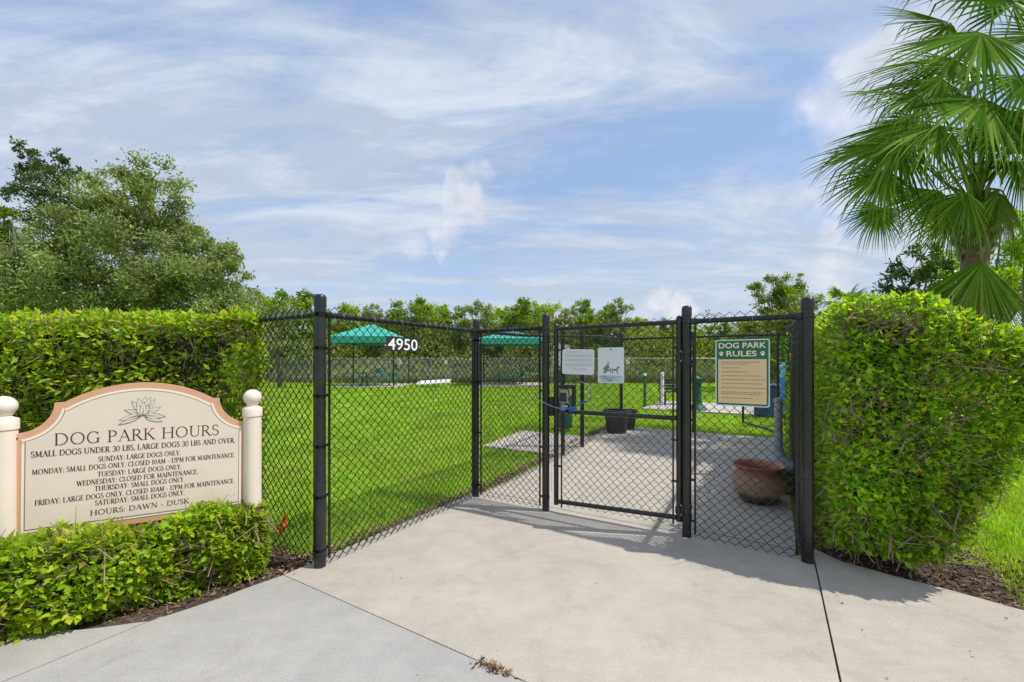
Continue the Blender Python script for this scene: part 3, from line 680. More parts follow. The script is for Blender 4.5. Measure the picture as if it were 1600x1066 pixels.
gate = thing('entrance_gate', 'black chain-link swing gate with two signs and a lock, the main way in', 'gate', PG1.lerp(PG2, 0.5))
GA = PG1+dg*0.112; GB = PG2-dg*0.060
gate_leaf(gate, GA, GB, 0.075, 0.115, 1.785, 1.80, 0.985)
tension_bar(GA, dg, gate, 0.05, 1.80, 0.055, 0.014); tension_bar(GB, -dg, gate, 0.085, 1.81, 0.048, 0.014)
for z in (0.45, 0.80, 1.22, 1.58):
    for P_, s_ in ((GA, 1), (GB, -1)):
        c = Vector((P_.x, P_.y, z)); m = MB(); m.lathe(c, [(0.024, -0.009), (0.028, -0.008), (0.028, 0.008), (0.024, 0.009)], 14); m.box(c+dg*s_*0.04, 0.04, 0.012, 0.018, (dg, ng, ZZ)); obj('brace_band', m.mesh(True), M_VINYL, gate)
for z in (0.21, 1.50):
    m = MB(); c = Vector((PG2.x, PG2.y, z))
    for dz in (-0.035, 0.045): m.lathe(c+ZZ*dz, [(0.038, -0.014), (0.043, -0.012), (0.043, 0.012), (0.038, 0.014)], 18)
    m.box(c-dg*0.045+ZZ*0.005, 0.030, 0.030, 0.13, (dg, ng, ZZ), 0.004)
    c2 = Vector((GB.x, GB.y, z)); m.lathe(c2, [(0.0245, -0.03), (0.031, -0.028), (0.031, 0.028), (0.0245, 0.03)], 16)
    m.tube([c2+dg*0.03-ng*0.03-ZZ*0.02, c2+dg*0.03-ng*0.03+ZZ*0.06], 0.009, 10); obj('hinge', m.mesh(True), M_VINYL, gate)
    for dz in (-0.028, 0.05): obj('bolt', MB().tube([c-dg*0.042-ng*0.018+ZZ*dz, c-dg*0.042-ng*0.030+ZZ*dz], 0.006, 8).mesh(), M_GALV, gate)
# welded lock frame, lock body, levers and strike box
lk0 = GA+dg*0.024; zA, zB = 1.225, 0.985
m = MB(); m.tube([lk0+ZZ*zA, lk0+dg*0.175+ZZ*zA], 0.019, 4); obj('lock_frame', MB().box(lk0+dg*0.088+ZZ*1.225, 0.175, 0.038, 0.036, (dg, ng, ZZ), 0.003).mesh(), M_VINYL, gate)
obj('lock_frame', MB().box(lk0+dg*0.160+ZZ*1.108, 0.036, 0.038, 0.196, (dg, ng, ZZ), 0.003).mesh(), M_VINYL, gate)
m = MB(); c = lk0+dg*0.066-ng*0.012+ZZ*1.130; m.box(c, 0.098, 0.055, 0.150, (dg, ng, ZZ), 0.014); obj('lock_body', m.mesh(True, 30), M_LOCK, gate)
obj('lock_panel', MB().box(lk0+dg*0.060+ZZ*1.028, 0.10, 0.030, 0.060, (dg, ng, ZZ), 0.006).mesh(), M_DARKFRAME, gate)
obj('lock_face', MB().box(c-ng*0.029-ZZ*0.005, 0.070, 0.004, 0.085, (dg, ng, ZZ), 0.001).mesh(), M_DARKFRAME, gate)
m = MB()
for i in range(3): m.box(c-ng*0.030+ZZ*(0.052)+dg*(-0.022+i*0.02), 0.010, 0.008, 0.018, (dg, ng, ZZ))
obj('lock_button', m.mesh(), M_GALV, gate)
hc = lk0+dg*0.060-ng*0.048+ZZ*1.045
obj('lever_handle', MB().tube([hc+ng*0.03, hc, hc+dg*0.03+ZZ*-0.004, hc+dg*0.052-ZZ*0.012], [0.012, 0.014, 0.016, 0.010], 12).mesh(True), M_LOCK, gate)
m = MB(); m.lathe(hc+ng*0.016-ZZ*0.02, [(0.001, 0), (0.024, 0.006), (0.027, 0.02), (0.022, 0.036), (0.001, 0.04)], 16); obj('lock_knob', m.mesh(True), M_LOCK, gate)
obj('strike_box', MB().box(PG1+dg*0.066+ZZ*1.03, 0.040, 0.045, 0.19, (dg, ng, ZZ), 0.004).mesh(), M_VINYL, gate)
m = MB(); x = PG1+dg*0.062
for z in np.arange(1.14, 1.75, 0.028): m.tube([x+ZZ*z-ng*0.004, x+ZZ*(z+0.016)+ng*0.004], 0.0035, 4)
for z in np.arange(0.2, 0.90, 0.028): m.tube([x+ZZ*z-ng*0.004, x+ZZ*(z+0.016)+ng*0.004], 0.0035, 4)
obj('latch_chain', m.mesh(), M_GALV, gate)

inner = thing('inner_gate', 'black chain-link gate leaf standing open behind the far right of the entrance pen', 'gate', (4.52, 7.3, 0))
gate_leaf(inner, (4.54, 7.32, 0), (4.66, 8.65, 0), 0.09, 0.09, 1.80, 1.80, None if False else 0.98, 0.022, False)

# cable lock looped round the latch post and the gate
def cable():
    root = thing('cable_lock', 'pale blue cable with blue ends looped round the gate latch post and gate stile', 'lock', (PG1.x, PG1.y, 1.0))
    c0 = PG1; pts = []
    path = [(-0.085, 0.05, 1.135), (-0.080, -0.055, 1.12), (-0.02, -0.075, 1.085), (0.07, -0.085, 1.050), (0.16, -0.085, 1.025), (0.25, -0.075, 1.020), (0.34, -0.065, 1.045), (0.40, -0.055, 1.075), (0.455, -0.05, 1.11),
            (0.475, -0.04, 1.16), (0.46, -0.03, 1.22), (0.40, -0.02, 1.265), (0.33, 0.0, 1.275), (0.2, 0.06, 1.22), (0.05, 0.075, 1.17), (-0.05, 0.075, 1.15), (-0.085, 0.05, 1.135)]
    for i in range(len(path)-1):
        a = path[i-1] if i else path[-2]; b, c, d_ = path[i], path[i+1], path[min(i+2, len(path)-1)]
        for s in (0, .33, .66):
            p = [0.5*((2*b[k])+(-a[k]+c[k])*s+(2*a[k]-5*b[k]+4*c[k]-d_[k])*s*s+(-a[k]+3*b[k]-3*c[k]+d_[k])*s**3) for k in range(3)]
            pts.append(c0+dg*p[0]+ng*p[1]+ZZ*p[2])
    obj('cable', MB().tube(pts, 0.0048, 8).mesh(True), M_CABLE, root)
    for s, z, w in ((0.215, 1.022, 0.055), (0.305, 1.018, 0.060)):
        c = c0+dg*s-ng*0.078+ZZ*z; obj('lock_body', MB().box(c, w, 0.03, 0.040, (dg, ng, ZZ), 0.007).mesh(True, 30), M_CABLEBLUE if s > 0.3 else M_CABLE, root)
    a = c0+dg*0.385-ng*0.06+ZZ*1.072; b = c0+dg*0.435-ng*0.055+ZZ*1.10; obj('cable_end', MB().tube([a, b], 0.0105, 10).mesh(True), M_CABLEBLUE, root)
cable()

# ------------------------------------------------------------------ signs
def frame2d(A, d, n, tilt=0.0):
    d = Vector(d).normalized(); n = Vector(n).normalized()
    X = (d*math.cos(tilt)+ZZ*math.sin(tilt)).normalized(); Y = n.cross(X)*-1.0
    if Y.z < 0: Y = -Y
    return Vector(A), X, Y, n
def rrect(x0, y0, x1, y1, r, k=5):
    pts = []
    for cx, cy, a0 in ((x1-r, y0+r, -PI/2), (x1-r, y1-r, 0), (x0+r, y1-r, PI/2), (x0+r, y0+r, PI)):
        for i in range(k+1): a = a0+PI/2*i/k; pts.append((cx+r*math.cos(a), cy+r*math.sin(a)))
    return pts
def plate(name, fr, pts, d0, d1, mat, parent): A, X, Y, N = fr; return obj(name, extrude_poly(pts, A, X, Y, N, d0, d1).mesh(), mat, parent)
def text_geo(s, bold=0.0):
    cu = bpy.data.curves.new('t', 'FONT'); cu.body = s; cu.size = 1.0; cu.offset = bold; cu.resolution_u = 4; cu.fill_mode = 'FRONT'
    o = bpy.data.objects.new('t', cu); COL.objects.link(o); bpy.context.view_layer.update()
    me = bpy.data.meshes.new_from_object(o.evaluated_get(bpy.context.evaluated_depsgraph_get()))
    V = np.array([v.co[:] for v in me.vertices]); Fc = [tuple(p.vertices) for p in me.polygons]
    bpy.data.objects.remove(o); bpy.data.curves.remove(cu); bpy.data.meshes.remove(me); return V, Fc
def text(fr, s, x0, x1, y0, h, d, mat, parent, bold=0.0, name='letter'):
    """sans text filling x0..x1 with its baseline at y0 and capital height h"""
    V, Fc = text_geo(s, bold); A, X, Y, N = fr; V = V.copy()
    w = V[:, 0].max()-V[:, 0].min(); hh = max(V[:, 1].max(), 0.01)
    V[:, 0] = x0+(V[:, 0]-V[:, 0].min())*(x1-x0)/w; V[:, 1] = y0+V[:, 1]*h/hh
    lab = list(range(len(V)))
    def root_(i):
        while lab[i] != i: lab[i] = lab[lab[i]]; i = lab[i]
        return i
    for f in Fc:
        for j in f[1:]: lab[root_(j)] = root_(f[0])
    isl = {}
    for f in Fc: isl.setdefault(root_(f[0]), []).append(f)
    for fs in isl.values():
        ids = sorted({j for f in fs for j in f}); mp = {j: k for k, j in enumerate(ids)}
        m = MB(); m.add([A+X*V[j][0]+Y*V[j][1]+N*d for j in ids], [tuple(mp[j] for j in f) for f in fs]); obj(name, m.mesh(), mat, parent)

# a small roman capital alphabet drawn as strokes: ('l',x0,y0,x1,y1,w) lines, ('a',cx,cy,rx,ry,a0,a1,thick,thin) arcs, ('s',x,y,w) serifs
TK, TH = 0.115, 0.045
def G(*st): return st
GL = {
 'A': (0.78, G(('l', .10, 0, .385, 1, .05), ('l', .38, 1, .68, 0, TK), ('l', .21, .36, .56, .36, TH), ('s', .10, 0, .22), ('s', .68, 0, .24))),
 'B': (0.62, G(('l', .14, 0, .14, 1, TK), ('a', .28, .76, .20, .22, -90, 90, TK, TH), ('a', .28, .27, .24, .25, -90, 90, TK, TH), ('l', .06, .98, .28, .98, TH), ('l', .06, .02, .28, .02, TH), ('l', .14, .53, .28, .53, TH))),
 'C': (0.76, G(('a', .42, .5, .32, .485, 40, 320, TK, TH), ('l', .66, .70, .66, .96, TH), ('l', .66, .04, .66, .25, TH))),
 'D': (0.82, G(('l', .15, 0, .15, 1, TK), ('a', .30, .5, .42, .48, -90, 90, TK, TH), ('l', .05, .98, .32, .98, TH), ('l', .05, .02, .32, .02, TH))),
 'E': (0.60, G(('l', .15, 0, .15, 1, TK), ('l', .05, .98, .50, .98, TH), ('l', .05, .02, .54, .02, TH), ('l', .15, .52, .42, .52, TH), ('l', .50, .84, .50, 1, TH), ('l', .54, 0, .54, .16, TH), ('l', .42, .45, .42, .60, TH))),
 'F': (0.56, G(('l', .15, 0, .15, 1, TK), ('l', .05, .98, .50, .98, TH), ('l', .15, .52, .42, .52, TH), ('l', .50, .84, .50, 1, TH), ('l', .42, .45, .42, .60, TH), ('s', .15, 0, .26))),
 'G': (0.82, G(('a', .42, .5, .33, .485, 40, 320, TK, TH), ('l', .67, .04, .67, .42, TK), ('s', .68, .42, .24), ('l', .66, .72, .66, .96, TH))),
 'H': (0.86, G(('l', .16, 0, .16, 1, TK), ('l', .70, 0, .70, 1, TK), ('l', .16, .51, .70, .51, TH), ('s', .16, 0, .26), ('s', .16, 1, .26), ('s', .70, 0, .26), ('s', .70, 1, .26))),
 'I': (0.34, G(('l', .17, 0, .17, 1, TK), ('s', .17, 0, .26), ('s', .17, 1, .26))),
 'K': (0.76, G(('l', .15, 0, .15, 1, TK), ('l', .20, .46, .58, 1, .05), ('l', .28, .58, .66, 0, TK), ('s', .15, 0, .26), ('s', .15, 1, .26), ('s', .58, 1, .22), ('s', .68, 0, .22))),
 'L': (0.58, G(('l', .15, 0, .15, 1, TK), ('l', .05, .02, .52, .02, TH), ('l', .52, 0, .52, .18, TH), ('s', .15, 1, .26))),
 'M': (0.98, G(('l', .15, 0, .18, 1, .05), ('l', .18, 1, .48, .08, TK), ('l', .48, .08, .78, 1, .05), ('l', .80, 0, .78, 1, TK), ('s', .14, 0, .22), ('s', .82, 0, .26), ('s', .15, 1, .14), ('s', .82, 1, .14))),
 'N': (0.86, G(('l', .15, 0, .15, 1, .05), ('l', .13, 1, .70, .02, TK), ('l', .71, 0, .71, 1, .05), ('s', .15, 0, .22), ('s', .13, 1, .16), ('s', .71, 1, .22))),
 'O': (0.90, G(('a', .45, .5, .345, .485, 0, 360, TK, TH),)),
 'P': (0.62, G(('l', .15, 0, .15, 1, TK), ('a', .27, .73, .25, .25, -90, 90, TK, TH), ('l', .05, .98, .28, .98, TH), ('l', .15, .48, .28, .48, TH), ('s', .15, 0, .26))),
 'R': (0.72, G(('l', .15, 0, .15, 1, TK), ('a', .27, .74, .24, .24, -90, 90, TK, TH), ('l', .05, .98, .28, .98, TH), ('l', .15, .50, .28, .50, TH), ('l', .32, .50, .64, .0, TK), ('s', .15, 0, .26), ('s', .67, 0, .18))),
 'S': (0.56, G(('a', .28, .755, .175, .23, 50, 270, TK, TH), ('a', .28, .265, .20, .25, -130, 90, TK, TH), ('l', .43, .76, .43, .97, TH), ('l', .09, .05, .09, .27, TH))),
 'T': (0.70, G(('l', .35, 0, .35, 1, TK), ('l', .06, .98, .64, .98, TH), ('l', .06, .82, .06, 1, TH), ('l', .64, .82, .64, 1, TH), ('s', .35, 0, .28))),
 'U': (0.82, G(('l', .17, .32, .17, 1, TK), ('l', .66, .32, .66, 1, .05), ('a', .415, .32, .245, .305, 180, 360, .09, TH), ('s', .17, 1, .26), ('s', .66, 1, .22))),
 'V': (0.78, G(('l', .12, 1, .40, 0, TK), ('l', .39, 0, .67, 1, .05), ('s', .12, 1, .24), ('s', .67, 1, .22))),
 'W': (1.10, G(('l', .12, 1, .36, 0, TK), ('l', .35, 0, .56, .95, .05), ('l', .55, .95, .78, 0, TK), ('l', .77, 0, .99, 1, .05), ('s', .12, 1, .24), ('s', .99, 1, .22))),
 'Y': (0.74, G(('l', .10, 1, .37, .46, TK), ('l', .38, .46, .63, 1, .05), ('l', .375, 0, .375, .48, TK), ('s', .10, 1, .24), ('s', .63, 1, .22), ('s', .375, 0, .26))),
 '0': (0.60, G(('a', .30, .5, .21, .485, 0, 360, .10, TH),)),
 '1': (0.42, G(('l', .22, 0, .22, 1, TK), ('l', .08, .88, .22, .98, TH), ('s', .22, 0, .26))),
 '2': (0.58, G(('a', .28, .72, .19, .26, -20, 160, TK, TH), ('l', .44, .62, .10, .05, .07), ('l', .07, .03, .51, .03, .06))),
 '3': (0.56, G(('a', .26, .74, .18, .24, -90, 150, TK, TH), ('a', .26, .26, .21, .25, -150, 90, TK, TH))),
 '.': (0.24, G(('l', .11, 0, .11, .11, .11),)), ',': (0.24, G(('l', .13, .10, .08, -.14, .07), ('l', .12, 0, .12, .11, .11))),
 ':': (0.26, G(('l', .13, 0, .13, .11, .11), ('l', .13, .50, .13, .61, .11))), '-': (0.42, G(('l', .08, .36, .34, .36, .07),)), ' ': (0.36, ()),
}
def serif_text(fr, s, x0, x1, y0, h, d, mat, parent, weight=1.0, name='lettering'):
    adv = [GL[c][0] for c in s]; sx = (x1-x0)/sum(adv); A, X, Y, N = fr; m = MB(); cx = x0; each = h > 0.05
    def pt(u_, v_): return A+X*(cx+u_*sx)+Y*(y0+v_*h)+N*d
    for c, a_ in zip(s, adv):
        for st in GL[c][1]:
            if st[0] == 's': st = ('l', st[1]-st[3]/2, min(max(st[2], .02), .98), st[1]+st[3]/2, min(max(st[2], .02), .98), TH)
            if st[0] == 'l':
                _, a, b, e, f, w = st; w *= weight; dx, dy = e-a, f-b; ln = math.hypot(dx*sx, dy*h) or 1e-6; k = w*h/2
                ox, oy = -dy*h/ln*k/sx, dx*sx/ln*k/h
                m.add([pt(a+ox, b+oy), pt(e+ox, f+oy), pt(e-ox, f-oy), pt(a-ox, b-oy)], [(0, 1, 2, 3)])
            else:
                _, ax, ay, rx, ry, a0, a1, T1, T2 = st; n = max(6, int(abs(a1-a0)/18)); vs = []
                for i in range(n+1):
                    t = math.radians(a0+(a1-a0)*i/n); hw = (T2+(T1-T2)*abs(math.cos(t)))*weight/2
                    for sg in (1, -1): vs.append(pt(ax+(rx+sg*hw*h/sx*0.9)*math.cos(t), ay+(ry+sg*hw)*math.sin(t)))
                m.add(vs, [(2*i, 2*i+2, 2*i+3, 2*i+1) for i in range(n)])
        cx += a_*sx
        if each and m.v: obj('letter', m.mesh(), mat, parent)['kind'] = 'stuff'; m = MB()
    if m.v: obj(name, m.mesh(), mat, parent)['kind'] = 'stuff'

# --- the hours board between two ball-topped posts
def hours_sign():
    B0 = Vector((-2.853, 2.405, 0)); s = Vector((1.018, .625, 0)).normalized(); n = Vector((s.y, -s.x, 0))
    root = thing('park_sign', 'cream and peach hours board with arched top between two cream posts topped by balls', 'sign', B0+s*0.6)
    for a in (0.0, 1.195):
        c = B0+s*a; p = obj('post', MB().lathe((c.x, c.y, -0.05), [(0.0565, 0), (0.0565, 1.13)], 28).mesh(True), M_CREAM, root)
        q = obj('collar', MB().lathe((c.x, c.y, 1.08), [(0.057, -.002), (0.0625, 0), (0.0625, 0.052), (0.058, 0.060), (0.042, 0.066), (0.034, 0.072), (0.036, 0.082), (0.044, 0.088)], 28).mesh(True), M_CREAM, p)
        R = 0.0575; obj('ball_finial', MB().lathe((c.x, c.y, 1.21), [(R*math.cos(t), R*0.98*math.sin(t)) for t in np.linspace(-PI/2*0.93, PI/2*0.999, 16)], 28).mesh(True, 80), M_CREAM, p)
        obj('post_foot', MB().lathe((c.x, c.y, -0.04), [(0.072, 0), (0.072, 0.10), (0.064, 0.115)], 28).mesh(True), M_CREAM, p)
    fr = frame2d(B0+s*0.595, s, n, -0.008); A, X, Y, N = fr
    def outline(ins):
        W_, zb, zs, zn, zp = 0.564, 0.445, 1.046, 1.217, 1.329; pts = []
        xn = 0.398; xi = 0.360            # notch outer and inner x
        right = [(W_, zb), (W_, zs)]
        for i in range(1, 11):            # concave scoop up to the notch
            t = i/10*PI/2; right.append((W_-(W_-xn)*math.sin(t)**1.0*1.0 if False else xn+(W_-xn)*(1-math.sin(t)), zs+(zn-zs)*(1-math.cos(t))))
        right += [(xi, zn)]
        R = (xi*xi+(zp-zn)**2)/(2*(zp-zn))
        a0 = math.asin(xi/R)
        for i in range(1, 17): a = a0*(1-i/16); right.append((R*math.sin(a), zp-R+R*math.cos(a)))
        full = right+[(-x, z) for x, z in reversed(right[:-1])]
        if ins == 0: return full
        out = []; k = len(full)          # inset along averaged normals
        for i in range(k):
            p0, p1, p2 = Vector(full[i-1]), Vector(full[i]), Vector(full[(i+1) % k])
            e1, e2 = (p1-p0).normalized(), (p2-p1).normalized(); n1, n2 = Vector((-e1.y, e1.x)), Vector((-e2.y, e2.x))
            mm = n1+n2; mm = mm/max(0.35, mm.length_squared)*2 if mm.length > 1e-6 else n1
            out.append(tuple(p1+mm*ins))
        return out
    plate('board', fr, outline(0), -0.020, 0.012, M_PEACH, root)
    pi_ = plate('inlay', fr, outline(0.036), 0.0125, 0.0150, M_PALE, root)
    plate('pinstripe', fr, outline(0.049), 0.0155, 0.0165, M_BROWNLINE, root)
    pn = plate('face_panel', fr, outline(0.0535), 0.0170, 0.0180, M_PANEL, root)
    D = 0.0195
    serif_text(fr, 'DOG PARK HOURS', -0.398, 0.400, 0.968, 0.071, D, M_INK, root, 0.85)
    serif_text(fr, 'SMALL DOGS UNDER 30 LBS, LARGE DOGS 30 LBS AND OVER.', -0.490, 0.492, 0.908, 0.034, D, M_INK, root, 1.25)
    rows = [('SUNDAY: LARGE DOGS ONLY.', -0.205, 0.192, 0.853), ('MONDAY: SMALL DOGS ONLY. CLOSED 10AM - 12PM FOR MAINTENANCE.', -0.485, 0.490, 0.808), ('TUESDAY: LARGE DOGS ONLY.', -0.208, 0.198, 0.762),
            ('WEDNESDAY: CLOSED FOR MAINTENANCE.', -0.300, 0.285, 0.7185), ('THURSDAY: SMALL DOGS ONLY.', -0.220, 0.215, 0.677), ('FRIDAY: LARGE DOGS ONLY. CLOSED 10AM - 12PM FOR MAINTENANCE.', -0.472, 0.490, 0.631), ('SATURDAY: SMALL DOGS ONLY.', -0.218, 0.215, 0.590)]
    for s_, a, b, z in rows: serif_text(fr, s_, a, b, z, 0.0305, D, M_INK, root, 1.15)
    serif_text(fr, 'HOURS: DAWN - DUSK', -0.240, 0.240, 0.532, 0.032, D, M_INK, root, 1.25)
    for sx in (-1, 1):
        cc = A+X*(sx*0.548)+Y*1.020; obj('screw', MB().tube([cc+N*0.011, cc+N*0.015], 0.006, 8).mesh(), M_INK, root)
    # water-lily emblem: outlined petals
    def petal(bx, bz, tx, tz, w, fill=True, k=0.0, lw=0.0022, tone=M_PETAL):
        b = Vector((bx, bz)); t = Vector((tx, tz)); d = t-b; nn = Vector((-d.y, d.x)).normalized(); L_ = []; R_ = []
        for i in range(9):
            s_ = i/8; wd = w*math.sin(PI*s_**0.8)*0.5; c = b+d*s_+nn*k*math.sin(PI*s_); L_.append(c+nn*wd); R_.append(c-nn*wd)
        ring = L_+R_[::-1][1:-1]; return [tuple(v) for v in ring]
    petals = [((.005, 1.135), (-.055, 1.212), .036), ((.0, 1.135), (.060, 1.222), .036), ((.0, 1.14), (.012, 1.240), .036), ((-.005, 1.13), (-.088, 1.160), .030), ((.005, 1.13), (.088, 1.172), .030),
              ((-.005, 1.13), (-.112, 1.098), .030), ((.005, 1.125), (.112, 1.108), .032), ((-.002, 1.13), (-.024, 1.232), .034), ((.0, 1.13), (.038, 1.236), .034), ((-.01, 1.118), (-.115, 1.070), .024), ((.01, 1.112), (.098, 1.078), .026),
              ((.0, 1.12), (-.030, 1.190), .030), ((.0, 1.12), (.030, 1.190), .030), ((.0, 1.12), (.004, 1.205), .030)]
    for i, (b, t, w) in enumerate(petals):
        dd = D-0.001+i*0.00022; ring = petal(*b, *t, w); e = plate('emblem_petal', fr, ring, dd, dd+0.0001, M_PETAL, root)
        m = MB(); k = len(ring)
        for j in range(k):
            p0, p1 = Vector(ring[j]), Vector(ring[(j+1) % k]); e_ = (p1-p0); nn = Vector((-e_.y, e_.x)).normalized()*(0.0008 if i % 3 else 0.0013)
            m.add([A+X*v.x+Y*v.y+N*(dd+0.00016) for v in (p0-nn, p1-nn, p1+nn, p0+nn)], [(0, 1, 2, 3)])
        bb, tt = Vector(b), Vector(t); q = bb.lerp(tt, 0.75); nn = Vector((-(tt-bb).y, (tt-bb).x)).normalized()*0.0013
        m.add([A+X*v.x+Y*v.y+N*(dd+0.00017) for v in (bb-nn*2.2, bb+nn*2.2, q)], [(0, 1, 2)])
        obj('emblem_line', m.mesh(), M_INK, e)
    return root
hours_sign()

# --- signs on the gate and fences
def put_frame(A, B, dist, n_side=-1, off=0.0):
    A = Vector(A); B = Vector(B); d = (B-A); d.z = 0; d.normalize(); n = Vector((d.y, -d.x, 0)); return frame2d(A+d*dist+n*off, d, n)
# paper notice
fr = put_frame(PG1, PG2, 0.325, off=0.045)
rt = thing('gate_notice', 'small white landscape notice with faint grey lines on the gate, above the lock', 'sign', fr[0]+ZZ*1.34)
fr = frame2d(fr[0], fr[1], fr[3], -0.02)
plate('board', fr, rrect(-0.158, 1.347, 0.158, 1.583, 0.022), 0, 0.003, M_WHITE, rt)
random.seed(3)
for z, x0, x1 in ((1.554, -0.115, 0.03), (1.527, -0.135, 0.135), (1.512, -0.135, 0.12), (1.485, -0.135, 0.13), (1.470, -0.12, 0.11), (1.443, -0.135, 0.135), (1.428, -0.12, 0.13), (1.402, -0.085, 0.08), (1.385, -0.05, 0.055)):
    m = MB(); x = x0
    while x < x1:
        w = random.uniform(0.008, 0.022); A, X, Y, N = fr
        m.add([A+X*a+Y*b+N*0.0042 for a, b in ((x, z), (x+w, z), (x+w, z+0.0062), (x, z+0.0062))], [(0, 1, 2, 3)]); x += w+0.004
    obj('print_line', m.mesh(), M_PALEINK, rt)['kind'] = 'stuff'
# squatting person and dog pictogram
fr = put_frame(PG1, PG2, 0.668, off=0.045)
rt = thing('dog_sign', 'white portrait sign with grey crouching figure and dog, right of the notice on the gate', 'sign', fr[0]+ZZ*1.28)
plate('board', fr, rrect(-0.120, 1.272, 0.120, 1.594, 0.016), 0, 0.003, M_WHITE, rt)
plate('lower_band', fr, rrect(-0.108, 1.280, 0.108, 1.340, 0.008), 0.0035, 0.0042, pmat('faded_blue_band', (0.40, 0.47, 0.55), 0.5, 0, 0.5, 9.0), rt)
def pict(lst, name):
    m = MB(); A, X, Y, N = fr
    for poly in lst: m.add([A+X*x+Y*y+N*0.0045 for x, y in poly], [tuple(range(len(poly)))])
    obj(name, m.mesh(), M_GREYINK, rt)
circ = lambda cx, cy, r: [(cx+r*math.cos(t), cy+r*math.sin(t)) for t in np.linspace(0, 2*PI, 10, endpoint=False)]
pict([circ(-0.024, 1.452, 0.009), [(-0.030, 1.440), (-0.020, 1.440), (-0.012, 1.415), (-0.022, 1.398), (-0.040, 1.388), (-0.074, 1.392), (-0.068, 1.405), (-0.048, 1.428)], [(-0.030, 1.392), (0.004, 1.398), (0.000, 1.388), (-0.028, 1.378), (-0.06, 1.372), (-0.068, 1.382)],
      [(0.0, 1.400), (0.006, 1.396), (-0.002, 1.366), (-0.010, 1.366)], [(-0.018, 1.418), (-0.012, 1.412), (0.008, 1.396), (0.004, 1.392)], [(-0.064, 1.374), (-0.038, 1.370), (-0.040, 1.360), (-0.066, 1.358)]], 'crouching_figure')
pict([[(0.018, 1.398), (0.055, 1.400), (0.062, 1.386), (0.016, 1.384)], [(0.016, 1.392), (0.026, 1.392), (0.016, 1.358), (0.008, 1.358)], [(0.052, 1.392), (0.062, 1.392), (0.066, 1.358), (0.057, 1.358)], [(0.050, 1.396), (0.062, 1.392), (0.070, 1.418), (0.060, 1.422)], [(0.058, 1.412), (0.064, 1.424), (0.084, 1.414), (0.080, 1.406)], [(0.014, 1.394), (0.020, 1.398), (0.014, 1.412), (0.010, 1.410)]], 'dog_figure')
A, X, Y, N = fr
for z in (1.577, 1.298): obj('bolt', MB().tube([A+Y*z+N*0.003, A+Y*z+N*0.010], 0.006, 8).mesh(), M_DARKFRAME, rt)
# house number plate
fr = put_frame(PL, PC, 0.301*1.891+0.192, off=0.045)
rt = thing('number_plate', 'black plate with white numerals 4950 on the fence between the corner posts', 'sign', fr[0]+ZZ*1.55)
plate('plate', fr, rrect(-0.192, 1.553, 0.192, 1.676, 0.004), 0, 0.004, M_BLACKPLATE, rt)
text(fr, '4950', -0.172, 0.172, 1.566, 0.096, 0.0048, M_NUM, rt, 0.006, 'numeral')
for x in (-0.199, 0.199):
    A, X, Y, N = fr; obj('clip', MB().box(A+X*x+Y*1.60+N*0.001, 0.016, 0.006, 0.016, (X, N, Y)).mesh(), M_GALV, rt)
# rules sign
fr = put_frame(PG2, PR, 0.2757*0.835+0.184, off=0.045)
rt = thing('rules_sign', 'green and tan DOG PARK RULES board on the fence panel right of the gate', 'sign', fr[0]+ZZ*1.115)
hw, zb, zt = 0.187, 1.116, 1.637
plate('board', fr, rrect(-hw, zb, hw, zt, 0.018), 0, 0.003, M_SIGNEDGE, rt)
plate('green_field', fr, rrect(-hw+0.009, zb+0.009, hw-0.009, zt-0.009, 0.013), 0.0035, 0.0043, M_SIGNGREEN, rt)
plate('tan_field', fr, rrect(-hw+0.021, zb+0.022, hw-0.021, 1.482, 0.002), 0.0048, 0.0056, M_SIGNTAN, rt)
text(fr, 'DOG PARK', -0.163, 0.163, 1.570, 0.042, 0.0052, M_SIGNCREAM, rt, 0.018)
text(fr, 'RULES', -0.108, 0.100, 1.506, 0.042, 0.0052, M_SIGNCREAM, rt, 0.018)
for cx in (-0.144, 0.140):
    m = MB(); A, X, Y, N = fr
    for dx, dz, r in ((0, -0.004, .0115), (-.012, .006, .0052), (-.005, .014, .0055), (.005, .014, .0055), (.012, .006, .0052)):
        m.add([A+X*(x)+Y*(z)+N*0.0052 for x, z in [(cx+dx+r*math.cos(t), 1.524+dz+r*0.95*math.sin(t)) for t in np.linspace(0, 2*PI, 10, endpoint=False)]], [tuple(range(10))])
    obj('paw_print', m.mesh(), M_SIGNCREAM, rt)
random.seed(12)
M_FADED = pmat('faded_brown_print', (0.36, 0.26, 0.15), 0.6, 0, 0.1)
for z, w0 in ((1.456, 0.245), (1.441, 0.18), (1.412, 0.125), (1.381, 0.165), (1.350, 0.27), (1.320, 0.31), (1.290, 0.28), (1.256, 0.31), (1.222, 0.29), (1.208, 0.26), (1.176, 0.20)):
    m = MB(); x = -0.142; A, X, Y, N = fr
    while x < -0.142+w0:
        w = random.uniform(0.010, 0.030); m.add([A+X*a+Y*b+N*0.0062 for a, b in ((x, z), (x+w, z), (x+w, z+0.0062), (x, z+0.0062))], [(0, 1, 2, 3)]); x += w+0.0045
    obj('print_line', m.mesh(), M_FADED, rt)['kind'] = 'stuff'

